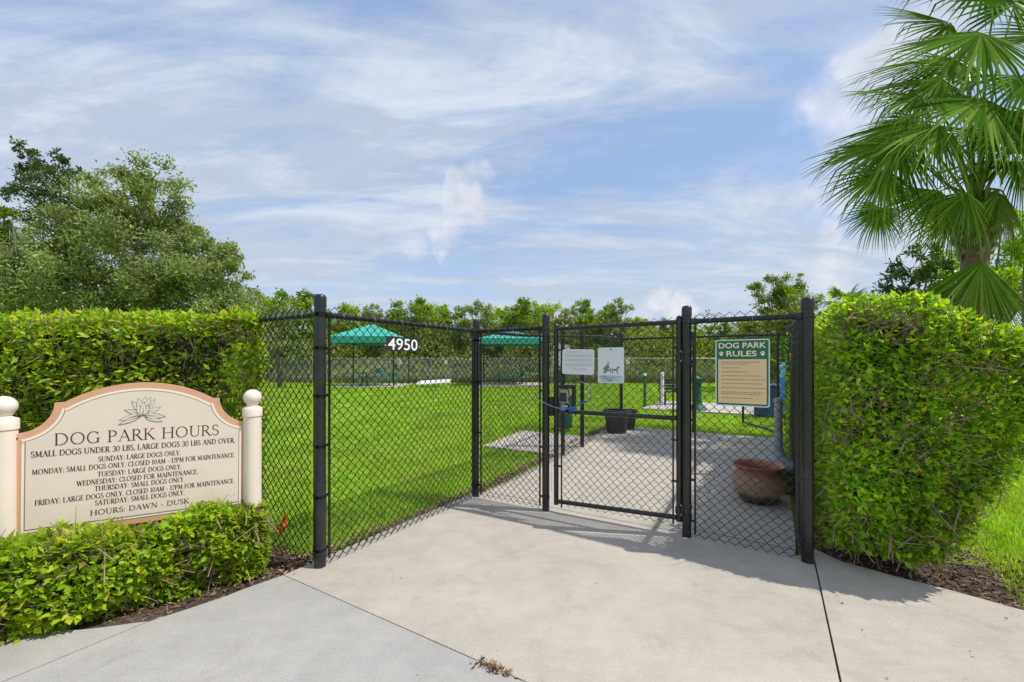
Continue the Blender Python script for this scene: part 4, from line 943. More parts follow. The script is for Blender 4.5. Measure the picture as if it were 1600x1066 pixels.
# ------------------------------------------------------------------ hedges and bushes
LEAFM = []
for i in range(3):
    m = leaves_mesh([(0, 0, 0)], [(1, 0, 0)], [(0, 0, 1)], 1.0, 0.52+0.06*i, 0.16, 0.10+0.06*i); LEAFM.append(m)
def hedge(name, label, cat, sample, core, nleaf, size, mat, ntwig, base, front, nparts=300, depth=0.14, matl=None):
    """sample() -> (surface point, outward normal); front(point) -> larger = more in view"""
    root = thing(name, label, cat, base)
    if core is not None: obj('light_block_core', core, M_HCORE, root)  # solid dark hull added to block light through the hedge
    P = np.empty((nleaf, 3)); Nn = np.empty((nleaf, 3))
    for i in range(nleaf):
        p, n = sample(); P[i] = p; Nn[i] = n
    lump = np.array([noise.noise(Vector(P[i])*4.2)*0.075+noise.noise(Vector(P[i])*11.0)*0.030 for i in range(nleaf)])
    dp = RNG.random(nleaf)**1.6*depth; P = P+Nn*(lump-dp)[:, None]
    T = Nn*0.55+rdir(nleaf)*0.75+np.array([0, 0, 0.22]); N = Nn*0.35+rdir(nleaf)*0.60+np.array([0.15, 0, 0.95])
    L = size*RNG.uniform(0.38, 1.30, nleaf)
    hole = np.array([noise.noise(Vector(P[i])*(3.3 if size > 0.053 else 5.5)+Vector((7, 3, 1))) for i in range(nleaf)]); gone = (hole > 0.30) & (RNG.random(nleaf) < np.clip((hole-0.30)*4, 0, 0.42 if size > 0.053 else 0.75)) & (dp < depth*0.6)
    score = np.array([front(P[i]) for i in range(nleaf)])-gone*50-dp*3.0+RNG.normal(0, 0.25, nleaf); top = np.argsort(-score)[:nparts]
    keep = ~gone; keep[top] = False
    f = obj('foliage', leaves_mesh(P[keep], T[keep], N[keep], L[keep], L[keep]*RNG.uniform(0.45, 0.62, keep.sum())), mat, root); f['kind'] = 'stuff'
    for k, i in enumerate(top):
        t = Vector(T[i]).normalized(); nn = Vector(N[i]); nn = (nn-t*nn.dot(t)).normalized(); sd_ = nn.cross(t)
        M = Matrix((t, sd_, nn)).transposed().to_4x4(); M = Matrix.Translation(Vector(P[i])-Vector(base)) @ M @ Matrix.Diagonal((L[i]*1.1, L[i]*1.1, L[i]*1.1, 1))
        me = LEAFM[k % 3]
        key = me.name+mat.name
        if key not in LEAFC: c = me.copy(); c.materials.append(mat); LEAFC[key] = c
        o = bpy.data.objects.new('leaf', LEAFC[key]); COL.objects.link(o); o.parent = root; o.matrix_local = M
    m = MB()
    for i in range(int(ntwig*2.2)):                       # the thicket of bare twigs just under the leaves
        p, n = sample(); p, n = Vector(p), Vector(n); c = p-n*random.uniform(0.06, 0.13); d = (Vector(rdir(1)[0])+ZZ*0.7); d = (d-n*d.dot(n)*0.7).normalized(); ln = random.uniform(0.10, 0.30)
        a = c-d*ln*0.5; b = c+Vector(rdir(1)[0])*0.02; e = c+d*ln*0.5+n*0.02; m.tube([a, b, e], [0.0036, 0.0028, 0.0014], 4)
    for i in range(ntwig):
        p, n = sample(); p, n = Vector(p), Vector(n); d = (n*0.35+Vector(rdir(1)[0])*0.8+ZZ*0.35).normalized(); ln = random.uniform(0.06, 0.24) if random.random() < 0.8 else random.uniform(0.25, 0.42)
        a = p-n*random.uniform(0.0, 0.07)-d*ln*0.6; b = a+d*ln*0.5+Vector(rdir(1)[0])*0.015; c = a+d*ln
        c += Vector(rdir(1)[0])*0.03; m.tube([a, b, c], [0.0030, 0.0024, 0.0012], 4)
        if random.random() < 0.5:
            d2 = (d+Vector(rdir(1)[0])*0.9).normalized(); m.tube([b, b+d2*ln*0.45], [0.0028, 0.0012], 4)
    t = obj('twigs', m.mesh(), M_TWIG, root); t['kind'] = 'stuff'
    return root
LEAFC = {}

def box_hedge_fns(O, ex, ey, sx, sy, z0, zfun, faces, rnd=0.10, depth=None, bulge=0.0, pinch=0.0, core_r=0.13):
    """hedge block: origin O, axes ex, ey, lengths sx, sy; zfun(a, b) = height; faces: list of (kind, weight)"""
    ex = Vector(ex).normalized(); ey = Vector(ey).normalized(); tot = sum(w for _, w in faces)
    def sample():
        r = random.random()*tot; k = faces[0][0]
        for kk, w in faces:
            r -= w
            if r <= 0: k = kk; break
        a, b = random.random()*sx, random.random()*sy
        if k == 'front': b = 0; n = -ey
        elif k == 'back': b = sy; n = ey
        elif k == 'left': a = 0; n = -ex
        elif k == 'right': a = sx; n = ex
        else: n = ZZ
        h = zfun(a, b); z = h if k == 'top' else z0+(h-z0)*random.random()
        # rounded shoulders and slightly pinched foot
        nn = Vector(n); pa, pb, pz = a, b, z
        if k != 'top':
            e = max(0, (z-(h-rnd*1.6))/(rnd*1.6)); sh = e*e*rnd; nn = (nn+ZZ*e*0.9).normalized()
            e2 = max(0, ((z0+0.22)-z)/0.22); sh += e2*e2*0.07
            if k in ('front', 'back'): pb += sh if k == 'front' else -sh
            else: pa += sh if k == 'left' else -sh
            ed = rnd
            if k in ('front', 'back'):
                if a < ed: q = (1-a/ed); pb += (q*q*ed*0.5)*(1 if k == 'front' else -1); nn = (nn-ex*q*0.7).normalized()
                if a > sx-ed: q = (1-(sx-a)/ed); pb += (q*q*ed*0.5)*(1 if k == 'front' else -1); nn = (nn+ex*q*0.7).normalized()
        else:
            for v, L_, e_ in ((a, sx, ex), (b, sy, ey)):
                if v < rnd: q = 1-v/rnd; pz -= q*q*rnd*0.5; nn = (nn-e_*q*0.6).normalized()
                if v > L_-rnd: q = 1-(L_-v)/rnd; pz -= q*q*rnd*0.5; nn = (nn+e_*q*0.6).normalized()
        if bulge and k != 'top':
            q = math.sin(PI*min(1, max(0, (z-z0)/(h-z0))))
            if k == 'front': pb -= bulge*q*(1.0-0.35*abs(a/sx-0.5)*2)
            if k == 'right': pa += bulge*0.6*q+0.12*min(1, max(0, z-0.9)/0.4)
            if k == 'front': pa *= 1+0.12*min(1, max(0, z-0.9)/0.4)/sx
        if pinch and k == 'right' and z < 1.0: pa -= (1.0-z)*pinch
        if pinch and k == 'front' and z < 1.0: pa *= 1-(1.0-z)*pinch/sx*1.0
        if depth: pb *= depth(pa)
        p = Vector(O)+ex*pa+ey*pb; return (p.x, p.y, pz), (nn.x, nn.y, nn.z)
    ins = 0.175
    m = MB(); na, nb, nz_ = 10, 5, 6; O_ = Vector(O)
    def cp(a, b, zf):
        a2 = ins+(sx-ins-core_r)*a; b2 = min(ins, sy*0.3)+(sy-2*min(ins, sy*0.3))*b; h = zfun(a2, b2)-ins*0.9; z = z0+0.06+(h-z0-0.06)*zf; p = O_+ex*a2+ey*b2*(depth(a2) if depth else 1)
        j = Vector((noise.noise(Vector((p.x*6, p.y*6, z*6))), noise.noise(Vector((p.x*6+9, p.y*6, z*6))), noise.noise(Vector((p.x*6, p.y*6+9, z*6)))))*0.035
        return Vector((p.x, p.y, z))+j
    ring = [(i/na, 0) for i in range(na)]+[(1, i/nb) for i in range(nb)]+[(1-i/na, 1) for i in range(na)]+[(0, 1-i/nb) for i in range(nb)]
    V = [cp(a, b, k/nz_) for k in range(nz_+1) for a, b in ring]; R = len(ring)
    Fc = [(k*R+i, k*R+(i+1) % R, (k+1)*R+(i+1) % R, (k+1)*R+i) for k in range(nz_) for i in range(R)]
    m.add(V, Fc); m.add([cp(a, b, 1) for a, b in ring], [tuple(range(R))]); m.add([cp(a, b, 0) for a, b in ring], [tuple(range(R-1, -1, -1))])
    return sample, m.mesh()

# left hedge behind the hours board
s_, c_ = box_hedge_fns((-6.3, 3.33, 0), (1, 0.012, 0), (0, 1, 0), 4.28, 1.15, 0.06, lambda a, b: 1.85+0.02*math.sin(a*3)+0.0*b-0.05*max(0, a-4.1)*3, [('front', 8), ('top', 2.2), ('right', 0.5)], 0.10, lambda a: min(1.0, 0.10+0.50*max(0.0, 4.28-a)), 0, 0, 0.36)
hedge('tall_hedge', 'tall clipped green hedge behind the hours board on the left', 'hedge', s_, c_, 34000, 0.055, M_LEAF, 900, (-3.5, 3.8, 0), lambda p: -abs(p[0]+3.0)*0.6-abs(p[1]-3.3)*2+(p[2] > 0.9)*0.6)
# low bush in front of the board
def zb_(a, b): return 0.478+0.02*math.sin(a*5.0)+0.015*math.sin(a*11+1)
Bs = Vector((-2.853, 2.405, 0)); s1 = Vector((.751, .66, 0)).normalized(); n1 = Vector((s1.y, -s1.x, 0))
s_, c_ = box_hedge_fns(Bs-s1*0.30+n1*0.36, s1, -n1, 1.56, 0.27, -0.01, zb_, [('front', 7), ('top', 3.2), ('right', 1.6), ('left', 0.8)], 0.10)
hedge('low_bush', 'low clipped bush along the foot of the hours board, topped with bright leaves', 'bush', s_, c_, 13500, 0.049, M_LEAF, 300, tuple(Bs+s1*0.6+n1*0.2), lambda p: 0.0, 300, 0.11)
# right hedge beside the pen
def zr_(a, b): return 1.90-0.60*max(0, (a-0.50))-0.03*math.sin(b*3)+0.03*math.sin(a*7)
Oh = Vector((2.275, 3.055, 0)); exh = Vector((0.86, -0.51, 0)).normalized(); eyh = Vector((0.518, 0.855, 0)).normalized()
s_, c_ = box_hedge_fns(Oh, exh, eyh, 0.98, 3.9, 0.12, zr_, [('front', 6.4), ('left', 5.0), ('top', 3.0), ('right', 5.0)], 0.12, None, 0.06, 0.42, 0.42)
hedge('tall_hedge', 'tall bright green hedge block right of the fence end post, twiggy and bulging', 'hedge', s_, c_, 42000, 0.052, M_LEAF2, 1350, tuple(Oh+exh*0.35+eyh*1.6), lambda p: -abs(p[1]-2.9)*1.2, 300, 0.15)

# vine up the right pen fence
root = thing('climbing_vine', 'bright green vine climbing the far end of the right pen fence', 'vine', (4.3, 6.7, 0))
n = 2600; t_ = RNG.uniform(0.48, 0.93, n); Pp = np.array([PR.lerp(Vector((PBR.x, PBR.y, 0)), float(x)) for x in t_]); Pp[:, 2] = 0.15+1.75*RNG.random(n)**1.1*(0.7+0.3*np.sin(t_*40)); Pp[:, 0] += RNG.normal(0.02, 0.05, n)
T = rdir(n)+np.array([-0.3, -0.3, 0.2]); o = obj('foliage', leaves_mesh(Pp, T, rdir(n)+np.array([-.4, -.3, .5]), 0.055*RNG.uniform(.6, 1.2, n), 0.03), M_LEAF2, root); o['kind'] = 'stuff'
m = MB()
for i in range(7):
    a = PR.lerp(Vector((PBR.x, PBR.y, 0)), 0.5+i*0.06); m.tube([(a.x+.02, a.y, 0.1), (a.x+.03, a.y+.05, 0.7), (a.x+.0, a.y-.04, 1.3), (a.x+.03, a.y, 1.7)], [0.006, 0.005, 0.004, 0.002], 5)
obj('stem', m.mesh(), M_TWIG, root)

# ------------------------------------------------------------------ small things at the entrance
mk = Vector((-1.60, 3.12, 0)); fb = PX(443, 826, 3.28)
rt = thing('marker_flag', 'small orange utility marker flag on a wire, standing left of the corner post', 'flag', (fb.x, fb.y, 0))
obj('wire_stem', MB().tube([(fb.x+0.012, fb.y, -0.03), (fb.x+0.004, fb.y, 0.29)], 0.0018, 6).mesh(), M_GALV, rt)
m = MB(); x0, y0 = fb.x, fb.y
pts = [(0.006, 0.0, 0.345), (0.022, -0.012, 0.300), (0.030, 0.010, 0.262), (0.020, -0.008, 0.215), (-0.014, -0.010, 0.180), (-0.036, 0.006, 0.150), (-0.030, -0.012, 0.205), (-0.012, 0.010, 0.270)]
top = [Vector((x0+a, y0+b, c-0.02)) for a, b, c in pts]; mid = Vector((x0+0.0, y0-0.016, 0.22))
m.add(top+[mid], [(i, (i+1) % 8, 8) for i in range(8)]); m.add([v+Vector((0.001, 0.002, 0)) for v in top+[mid]], [((i+1) % 8, i, 8) for i in range(8)])
obj('flag_sheet', m.mesh(), M_ORANGE, rt)

# pottery bowl
px_, py_ = 2.56, 4.46; g = gz(px_, py_)
rt = thing('clay_pot', 'wide brown clay pot with red flared rim and dark foot on the pen slab', 'pot', (px_, py_, g))
prof = [(0.12, 0.0), (0.165, 0.012), (0.185, 0.06), (0.222, 0.105), (0.247, 0.15), (0.253, 0.20), (0.246, 0.245), (0.222, 0.283), (0.205, 0.300), (0.203, 0.320), (0.212, 0.340), (0.232, 0.362), (0.246, 0.374), (0.243, 0.384), (0.230, 0.382),
        (0.205, 0.352), (0.190, 0.325), (0.188, 0.300), (0.20, 0.26), (0.20, 0.16), (0.12, 0.05), (0.001, 0.04)]
obj('bowl', MB().lathe((px_, py_, g), prof, 40).mesh(True, 60), M_POT, rt)
m = MB(); dcam = Vector((-px_, -py_, 0)).normalized()
for dz, rr in ((0.262, 0.017), (0.218, 0.022)):
    c = Vector((px_, py_, g+dz))+dcam*(0.243 if dz > .25 else 0.252); m.tube([c-dcam*0.004, c+dcam*0.007], [rr, rr*0.8], 10)
obj('relief_knob', m.mesh(True), pmat('pale_buff_glaze', (0.42, 0.31, 0.24), 0.5), rt)

# grey floor-standing receptacle with a column
cx, cy = 3.0, 4.83; g = gz(cx, cy)
rt = thing('pole_receptacle', 'grey plastic drum with cone lid and tall column, behind the clay pot', 'receptacle', (cx, cy, g))
obj('drum', MB().lathe((cx, cy, g), [(0.215, 0), (0.225, 0.02), (0.225, 0.20), (0.232, 0.215), (0.232, 0.255), (0.22, 0.262)], 32).mesh(True), M_GREYDK, rt)
obj('cone_lid', MB().lathe((cx, cy, g+0.262), [(0.222, 0), (0.218, 0.02), (0.17, 0.05), (0.10, 0.085), (0.065, 0.13), (0.048, 0.20)], 32).mesh(True, 60), M_GREYPL, rt)
obj('column', MB().lathe((cx, cy, g+0.462), [(0.048, 0), (0.043, 0.10), (0.040, 0.50)], 20).mesh(True), M_GREYPL, rt)
obj('column_cap', MB().lathe((cx, cy, g+0.962), [(0.046, 0), (0.046, 0.03), (0.034, 0.05), (0.001, 0.056)], 20).mesh(True, 60), M_GREYPL, rt)

# planters used as bins at the back post
def planter(x, y, s, label):
    g = gz(x, y); rt = thing('planter_tub', label, 'tub', (x, y, g), 'charcoal tubs at the pen back post')
    obj('tub', MB().lathe((x, y, g), [(0.16*s, 0), (0.17*s, 0.01), (0.215*s, 0.36*s), (0.20*s, 0.36*s), (0.165*s, 0.05), (0.001, 0.045)], 30).mesh(True), M_BIN, rt)
    obj('rim', MB().lathe((x, y, g+0.355*s), [(0.214*s, 0), (0.236*s, 0.005), (0.238*s, 0.045), (0.228*s, 0.052), (0.200*s, 0.050), (0.200*s, 0.0)], 30).mesh(True), M_BIN, rt)
planter(1.98, 8.12, 1.06, 'larger charcoal plastic tub on the slab in front of the back pen post')
planter(2.28, 8.55, 0.92, 'second charcoal plastic tub half hidden behind the larger one')

# dog-waste station: post, can and sign beyond the side of the pen
x, y = 0.93, 8.75; g = gz(x, y)
rt = thing('waste_station', 'green waste can and white sign on one post, beyond the gate latch', 'waste station', (x, y, g))
obj('station_post', MB().lathe((x, y, g), [(0.028, 0), (0.028, 1.78)], 12).mesh(True), M_GREENPOST, rt)
obj('can', MB().lathe((x+0.10, y-0.20, g+0.03), [(0.15, 0), (0.17, 0.02), (0.18, 0.60), (0.17, 0.62), (0.16, 0.60), (0.14, 0.05), (0.001, 0.04)], 26).mesh(True), M_GREENCAN, rt)
fr = frame2d((x+0.08, y-0.04, 0), (1, -0.1, 0), (-0.1, -1, 0)); plate('station_sign', fr, rrect(-0.17, g+1.26, 0.17, g+1.68, 0.03), 0, 0.004, M_WHITE2, rt)
obj('bag_dispenser', MB().box((x+0.05, y-0.09, g+1.05), 0.22, 0.12, 0.26, None, 0.01).mesh(), M_GREENCAN, rt)

# green post, drinking fountain, pale post with dark box on the far pad
x, y = 3.95, 12.75; g = gz(x, y)
rt = thing('short_post', 'slim green post with white cap standing on the lawn left of the far pad', 'post', (x, y, g))
obj('shaft', MB().lathe((x, y, g-0.05), [(0.045, 0), (0.045, 0.98)], 14).mesh(True), M_GREENPOST, rt); obj('white_cap', MB().lathe((x, y, g+0.93), [(0.050, 0), (0.050, 0.04), (0.035, 0.07), (0.001, 0.08)], 14).mesh(True), M_WHITE2, rt)
x, y = 5.12, 11.85; g = gz(x, y)
rt = thing('drinking_fountain', 'dark green pedestal drinking fountain with curved head and flared foot behind the hinge post', 'fountain', (x, y, g))
obj('pedestal', MB().lathe((x, y, g), [(0.26, 0), (0.24, 0.05), (0.15, 0.14), (0.12, 0.25), (0.11, 0.75)], 20).mesh(True), M_GREENCAN, rt)
obj('bowl', MB().lathe((x+0.03, y, g+0.75), [(0.11, 0), (0.20, 0.08), (0.22, 0.13), (0.19, 0.13), (0.05, 0.09)], 20).mesh(True), M_GREENCAN, rt)
obj('spout_arm', MB().tube([(x-0.1, y, g+0.8), (x-0.1, y, g+0.9), (x-0.04, y, g+0.93), (x+0.04, y, g+0.90)], 0.02, 8).mesh(True), M_GALV, rt)
x, y = 5.0, 13.6; g = gz(x, y)
rt = thing('litter_bench', 'dark slatted bench box with pale end post on the far pad behind the gate stile', 'bench', (x, y, g))
m = MB()
for k in range(5): obj('slat', MB().box((x+0.15, y-0.2+k*0.1, g+0.42), 0.85, 0.075, 0.035, None, 0.004).mesh(), M_DARKFRAME, rt)
for dx in (-0.22, 0.5): obj('leg', MB().box((x+dx, y, g+0.205), 0.06, 0.44, 0.385, None, 0.004).mesh(), M_DARKFRAME, rt)
for k in range(4): obj('back_slat', MB().box((x+0.15, y+0.24, g+0.50+k*0.09), 0.85, 0.03, 0.07, None, 0.003).mesh(), M_DARKFRAME, rt)
obj('pale_post', MB().lathe((x-0.32, y-0.25, g), [(0.05, 0), (0.05, 1.02), (0.001, 1.04)], 14).mesh(True), M_WHITE2, rt)

# navy crate and the blue bag hung on a hook post, blue bucket at the pen corner
x, y = 5.15, 8.95+1.2; g = gz(x, y)
rt = thing('navy_bin', 'large navy box bin beyond the open inner gate', 'bin', (x+0.7, y, g)); x += 1.33
obj('box', MB().box((x, y+0.25, g+0.38), 0.95, 0.55, 0.74, None, 0.03).mesh(), M_NAVY, rt); obj('lid', MB().box((x, y+0.25, g+0.775), 1.0, 0.6, 0.05, None, 0.015).mesh(), M_NAVY, rt)
x, y = 5.70, 8.9; g = gz(x, y)
rt = thing('blue_bag', 'crumpled blue plastic bag hanging from a hook pole right of the rules sign', 'bag', (x, y, g))
obj('hook_pole', MB().tube([(x+0.02, y+0.11, g), (x+0.02, y+0.11, g+1.25), (x+0.02, y+0.02, g+1.30)], 0.015, 8).mesh(True), M_DARKFRAME, rt)
def crumple(c, prof, n=22, amp=0.02, sc=9.0):
    m = MB(); m.lathe(c, prof, n); out = []
    for v in m.v:
        q = Vector(v); k = noise.noise(q*sc)*amp*1.4+noise.noise(q*sc*2.7)*amp; d = Vector((q.x-c[0], q.y-c[1], 0)); d = d.normalized() if d.length > 1e-4 else Vector((0, 0, 0)); out.append(tuple(q+d*k))
    m.v = out; return m.mesh(True, 35)
obj('bag_body', crumple((x, y, g+0.22), [(0.03, 0), (0.10, 0.05), (0.125, 0.2), (0.12, 0.4), (0.125, 0.6), (0.115, 0.78)], amp=0.03), M_BLUEBAG, rt)
obj('bag_top', crumple((x, y, g+0.99), [(0.118, 0), (0.13, 0.08), (0.10, 0.18), (0.11, 0.26), (0.06, 0.30), (0.075, 0.34)], amp=0.04), M_BLUEBAG2, rt)
x, y = 4.60, 7.05; g = gz(x, y)
rt = thing('blue_bucket', 'small rounded blue bucket on the ground at the right back corner of the pen', 'bucket', (x, y, g))
obj('bucket', MB().lathe((x, y, g), [(0.05, 0), (0.065, 0.01), (0.08, 0.08), (0.078, 0.15), (0.055, 0.185), (0.001, 0.19)], 20).mesh(True, 60), M_BLUE, rt); obj('handle', MB().tube([(x-0.075, y, g+0.13), (x-0.05, y-0.03, g+0.20), (x+0.05, y-0.03, g+0.20), (x+0.075, y, g+0.13)], 0.004, 6).mesh(), M_GALV, rt)

# ------------------------------------------------------------------ canopies and tables out on the lawn
def canopy(cx, cy, w, zt, zp, label):
    g = gz(cx, cy); rt = thing('shade_canopy', label, 'canopy', (cx, cy, g), 'teal shade canopies on the lawn'); h = w/2
    m = MB(); base = [(-h, -h), (h, -h), (h, h), (-h, h)]
    for k in range(4):
        a, b = base[k], base[(k+1) % 4]; V = []; n = 6
        for j in range(n+1):
            s = j/n; sag = -0.12*math.sin(PI*s)*0.8
            l_ = Vector((cx+a[0]*(1-s), cy+a[1]*(1-s), zt+(zp-zt)*s)); r_ = Vector((cx+b[0]*(1-s), cy+b[1]*(1-s), zt+(zp-zt)*s)); mm = l_.lerp(r_, 0.5)+ZZ*sag; V += [l_, mm, r_]
        m.add(V, [(j*3+i, j*3+i+1, j*3+i+4, j*3+i+3) for j in range(n) for i in range(2)])
        obj('roof_panel', m.mesh(True, 30), M_TEAL, rt); m = MB()
        aa = Vector((cx+a[0], cy+a[1], 0)); bb = Vector((cx+b[0], cy+b[1], 0)); V = []
        for i in range(9):
            v = aa.lerp(bb, i/8); V += [(v.x*1.0, v.y, zt+0.002), (v.x+(v.x-cx)*0.004, v.y+(v.y-cy)*0.004, zt-0.36-0.025*(i % 2))]
        obj('valance', MB().add(V, [(2*i, 2*i+2, 2*i+3, 2*i+1) for i in range(8)]).mesh(), M_TEAL, rt)
    for a in base:
        p = (cx+a[0]*0.97, cy+a[1]*0.97); obj('leg', MB().lathe((p[0], p[1], gz(*p)), [(0.045, 0), (0.045, zt-0.02-gz(*p))], 8).mesh(), M_DARKFRAME, rt)
    pad = obj('concrete_pad', MB().box((cx, cy, g+0.03), w*1.05, w*1.05, 0.08).mesh(), M_PAD); pad['kind'] = 'structure'
def picnic(cx, cy, L_, rot, label, extra=False):
    g = gz(cx, cy)+0.07; rt = thing('picnic_table', label, 'picnic table', (cx, cy, g), 'green picnic tables under the canopies'); c, s = math.cos(rot), math.sin(rot); X = Vector((c, s, 0)); Y = Vector((-s, c, 0)); o = Vector((cx, cy, g))
    obj('table_top', MB().box(o+ZZ*0.76, L_, 0.75, 0.05, (X, Y, ZZ), 0.01).mesh(), M_TABLE, rt)
    for sg in (-1, 1): obj('bench_seat', MB().box(o+Y*sg*0.72+ZZ*0.45, L_, 0.27, 0.05, (X, Y, ZZ), 0.01).mesh(), M_TABLE, rt)
    for sg in (-1, 1):
        e = o+X*sg*L_*0.32
        obj('leg', MB().tube([e-Y*0.6, e-Y*0.25+ZZ*0.74], 0.035, 6).mesh(), M_DARKFRAME, rt); obj('leg', MB().tube([e+Y*0.6, e+Y*0.25+ZZ*0.74], 0.035, 6).mesh(), M_DARKFRAME, rt)
        obj('seat_brace', MB().tube([e-Y*0.78+ZZ*0.41, e+Y*0.78+ZZ*0.41], 0.028, 6).mesh(), M_DARKFRAME, rt)
canopy(-8.55, 26.2, 3.75, 3.0, 3.85, 'teal pyramid shade canopy on dark legs, the left one beside the number plate')
canopy(-0.05, 29.2, 4.15, 3.05, 3.70, 'teal pyramid shade canopy seen through the panel left of the gate')
picnic(-8.1, 25.9, 2.5, 0.06, 'green picnic table under the left teal canopy')
picnic(-0.1, 29.0, 2.4, 0.05, 'green picnic table under the canopy left of the gate')
tb = thing('draped_towel', 'bright teal cloth heap on the left picnic table', 'cloth', (-8.05, 25.9, 0.86)); obj('cloth', crumple((-8.05, 25.9, 0.86), [(0.22, 0), (0.20, 0.10), (0.12, 0.24), (0.03, 0.34)], 14, 0.05, 5), pmat('bright_teal_cloth', (0.01, 0.33, 0.24), 0.7), tb)
rk = thing('white_ramp', 'low white agility ramp lying on the lawn between the two canopies', 'ramp', (-3.9, 25.6, 0)); A_, B_ = PX(653, 597, 26.4), PX(704, 595, 26.4)
obj('ramp_board', MB().box(((A_.x+B_.x)/2, 26.4, 0.30), 2.05, 0.9, 0.07, (Vector((1, 0, 0.06)).normalized(), Vector((0, 0.98, 0.2)).normalized(), Vector((-0.06, -.2, .98)).normalized()), 0.01).mesh(), M_WHITE2, rk)
for k in range(3): obj('ramp_leg', MB().box(((A_.x+B_.x)/2-0.8+k*0.8, 26.6, 0.13), 0.06, 0.5, 0.30).mesh(), M_WHITE2, rk)

# far galvanised fence
def far_fence():
    rt = thing('chain_link_fence', 'grey galvanised chain-link fence along the far edge of the lawn before the trees', 'fence', (0, 31.8, 0)); y = 31.8; H = 1.83; x0, x1 = -27.0, 21.0
    xs = np.arange(x0, x1, 3.0)
    for x in xs: obj('post', MB().lathe((float(x), y, 0), [(0.030, 0), (0.030, H+0.03), (0.001, H+0.06)], 8).mesh(True), M_GALV, rt)
    obj('top_rail', MB().tube([(x0, y, H), (x1, y, H)], 0.022, 6).mesh(True), M_GALV, rt)
    S = []
    st = np.arange(x0, x1, 0.075); n = len(st)
    V = []; r = 0.0022
    for sg in (1, -1):
        a = np.stack([st, np.full(n, y-0.03), np.full(n, 0.03)], 1); b = np.stack([st+sg*H, np.full(n, y-0.03), np.full(n, H)], 1)
        w = np.array([r*1.4, 0, 0]); d = np.array([0, r, 0]); V.append(np.stack([a-w, a+w, a+d, b-w, b+w, b+d], 1).reshape(-1, 3))
    V = np.concatenate(V); k = np.arange(2*n)[:, None]*6; Fc = np.concatenate([k+np.array([[0, 1, 4, 3]]), k+np.array([[1, 2, 5, 4]]), k+np.array([[2, 0, 3, 5]])], 0)
    o = obj('fabric', mesh_np(V, Fc), M_GALV, rt); o['kind'] = 'stuff'
    for lbl, px, py, w, h, c in (('small cream notice on the far fence, seen right of the dog sign', 981, 565, 0.26, 0.42, (0.75, 0.72, 0.50)), ('small pale notice on the far fence right of the number plate', 697, 566, 0.26, 0.34, (0.75, 0.70, 0.62)), ('small white notice on the far fence under the number plate', 624, 566, 0.28, 0.42, (0.8, 0.82, 0.85))):
        v = PX(px, py, y-0.06); m = MB(); m.box((v.x, y-0.07, v.z), w, 0.01, h); tag(obj('fence_notice', m.mesh(), pmat('notice_paint', c, 0.5)), lbl, 'sign')
far_fence()

# ------------------------------------------------------------------ trees
def limb(m, a, b, r0, r1, bend=0.12):
    a, b = Vector(a), Vector(b); L_ = (b-a).length; pts = [a]; rs = [r0]
    for i in range(1, 5):
        s = i/4; j = Vector(rdir(1)[0])*L_*bend*0.35*(1 if i < 4 else 0); pts.append(a.lerp(b, s)+ZZ*math.sin(PI*s)*L_*bend*0.5+j); rs.append(r0+(r1-r0)*s)
    m.tube(pts, rs, 6, False)
def blob_tree(name, label, base, blobs, leaf, mat, dens, trunk_r=0.16, group=None, depth=1.0, aspect=0.5, quad=True, lean_up=0.3, forks=None, sub=9):
    """blobs: list of (x, y, z, radius) in world; leaves gather in small clumps on and in each blob"""
    rt = thing(name, label, 'tree', base, group); m = MB(); base = Vector(base); top = Vector((np.mean([b[0] for b in blobs]), np.mean([b[1] for b in blobs]), min(b[2] for b in blobs)+0.35*(max(b[2] for b in blobs)-min(b[2] for b in blobs))))
    fork = base.lerp(top, 0.6); m.tube([base-ZZ*0.1, base+ZZ*0.15, base.lerp(fork, 0.5)+Vector((0.08, 0, 0)), fork], [trunk_r*1.4, trunk_r*1.1, trunk_r, trunk_r*0.8], 9, False)
    P, T, Ns = [], [], []
    for (x, y, z, r) in blobs:
        c = Vector((x, y, z)); limb(m, fork, c, trunk_r*0.45, trunk_r*0.10)
        nc = max(5, int(sub*(r/0.8)**1.5))
        for k in range(nc):
            d = Vector(rdir(1)[0]); rr = r*random.uniform(0.45, 1.02); q = c+Vector((d.x, d.y*depth, d.z*0.85))*rr
            if k % 2 == 0: limb(m, c, q, trunk_r*0.12, trunk_r*0.03)
            n = max(6, int(dens*r*r/nc*random.uniform(0.6, 1.4))); cr = r*random.uniform(0.18, 0.34)
            o_ = RNG.normal(size=(n, 3))*cr*np.array([0.75, 0.75, 0.55]); P.append(np.array(q)+o_); T.append(rdir(n)+np.array(d)*0.5); Ns.append(rdir(n)*0.8+np.array([0, 0, 0.9]))
    P = np.concatenate(P); T = np.concatenate(T); Ns = np.concatenate(Ns); n = len(P); L_ = leaf*RNG.uniform(0.55, 1.3, n)
    f = obj('crown', (quads_mesh if quad else leaves_mesh)(P, T, Ns, L_, L_*aspect), mat, rt)
    obj('trunk', m.mesh(True, 60), M_BARK, rt); return rt, f
def px_blobs(lst, Y, jitter=1.0, k=1.0): return [(*PX(a, b, Y+random.uniform(-jitter, jitter)), r*Y/F*k) for a, b, r in lst]

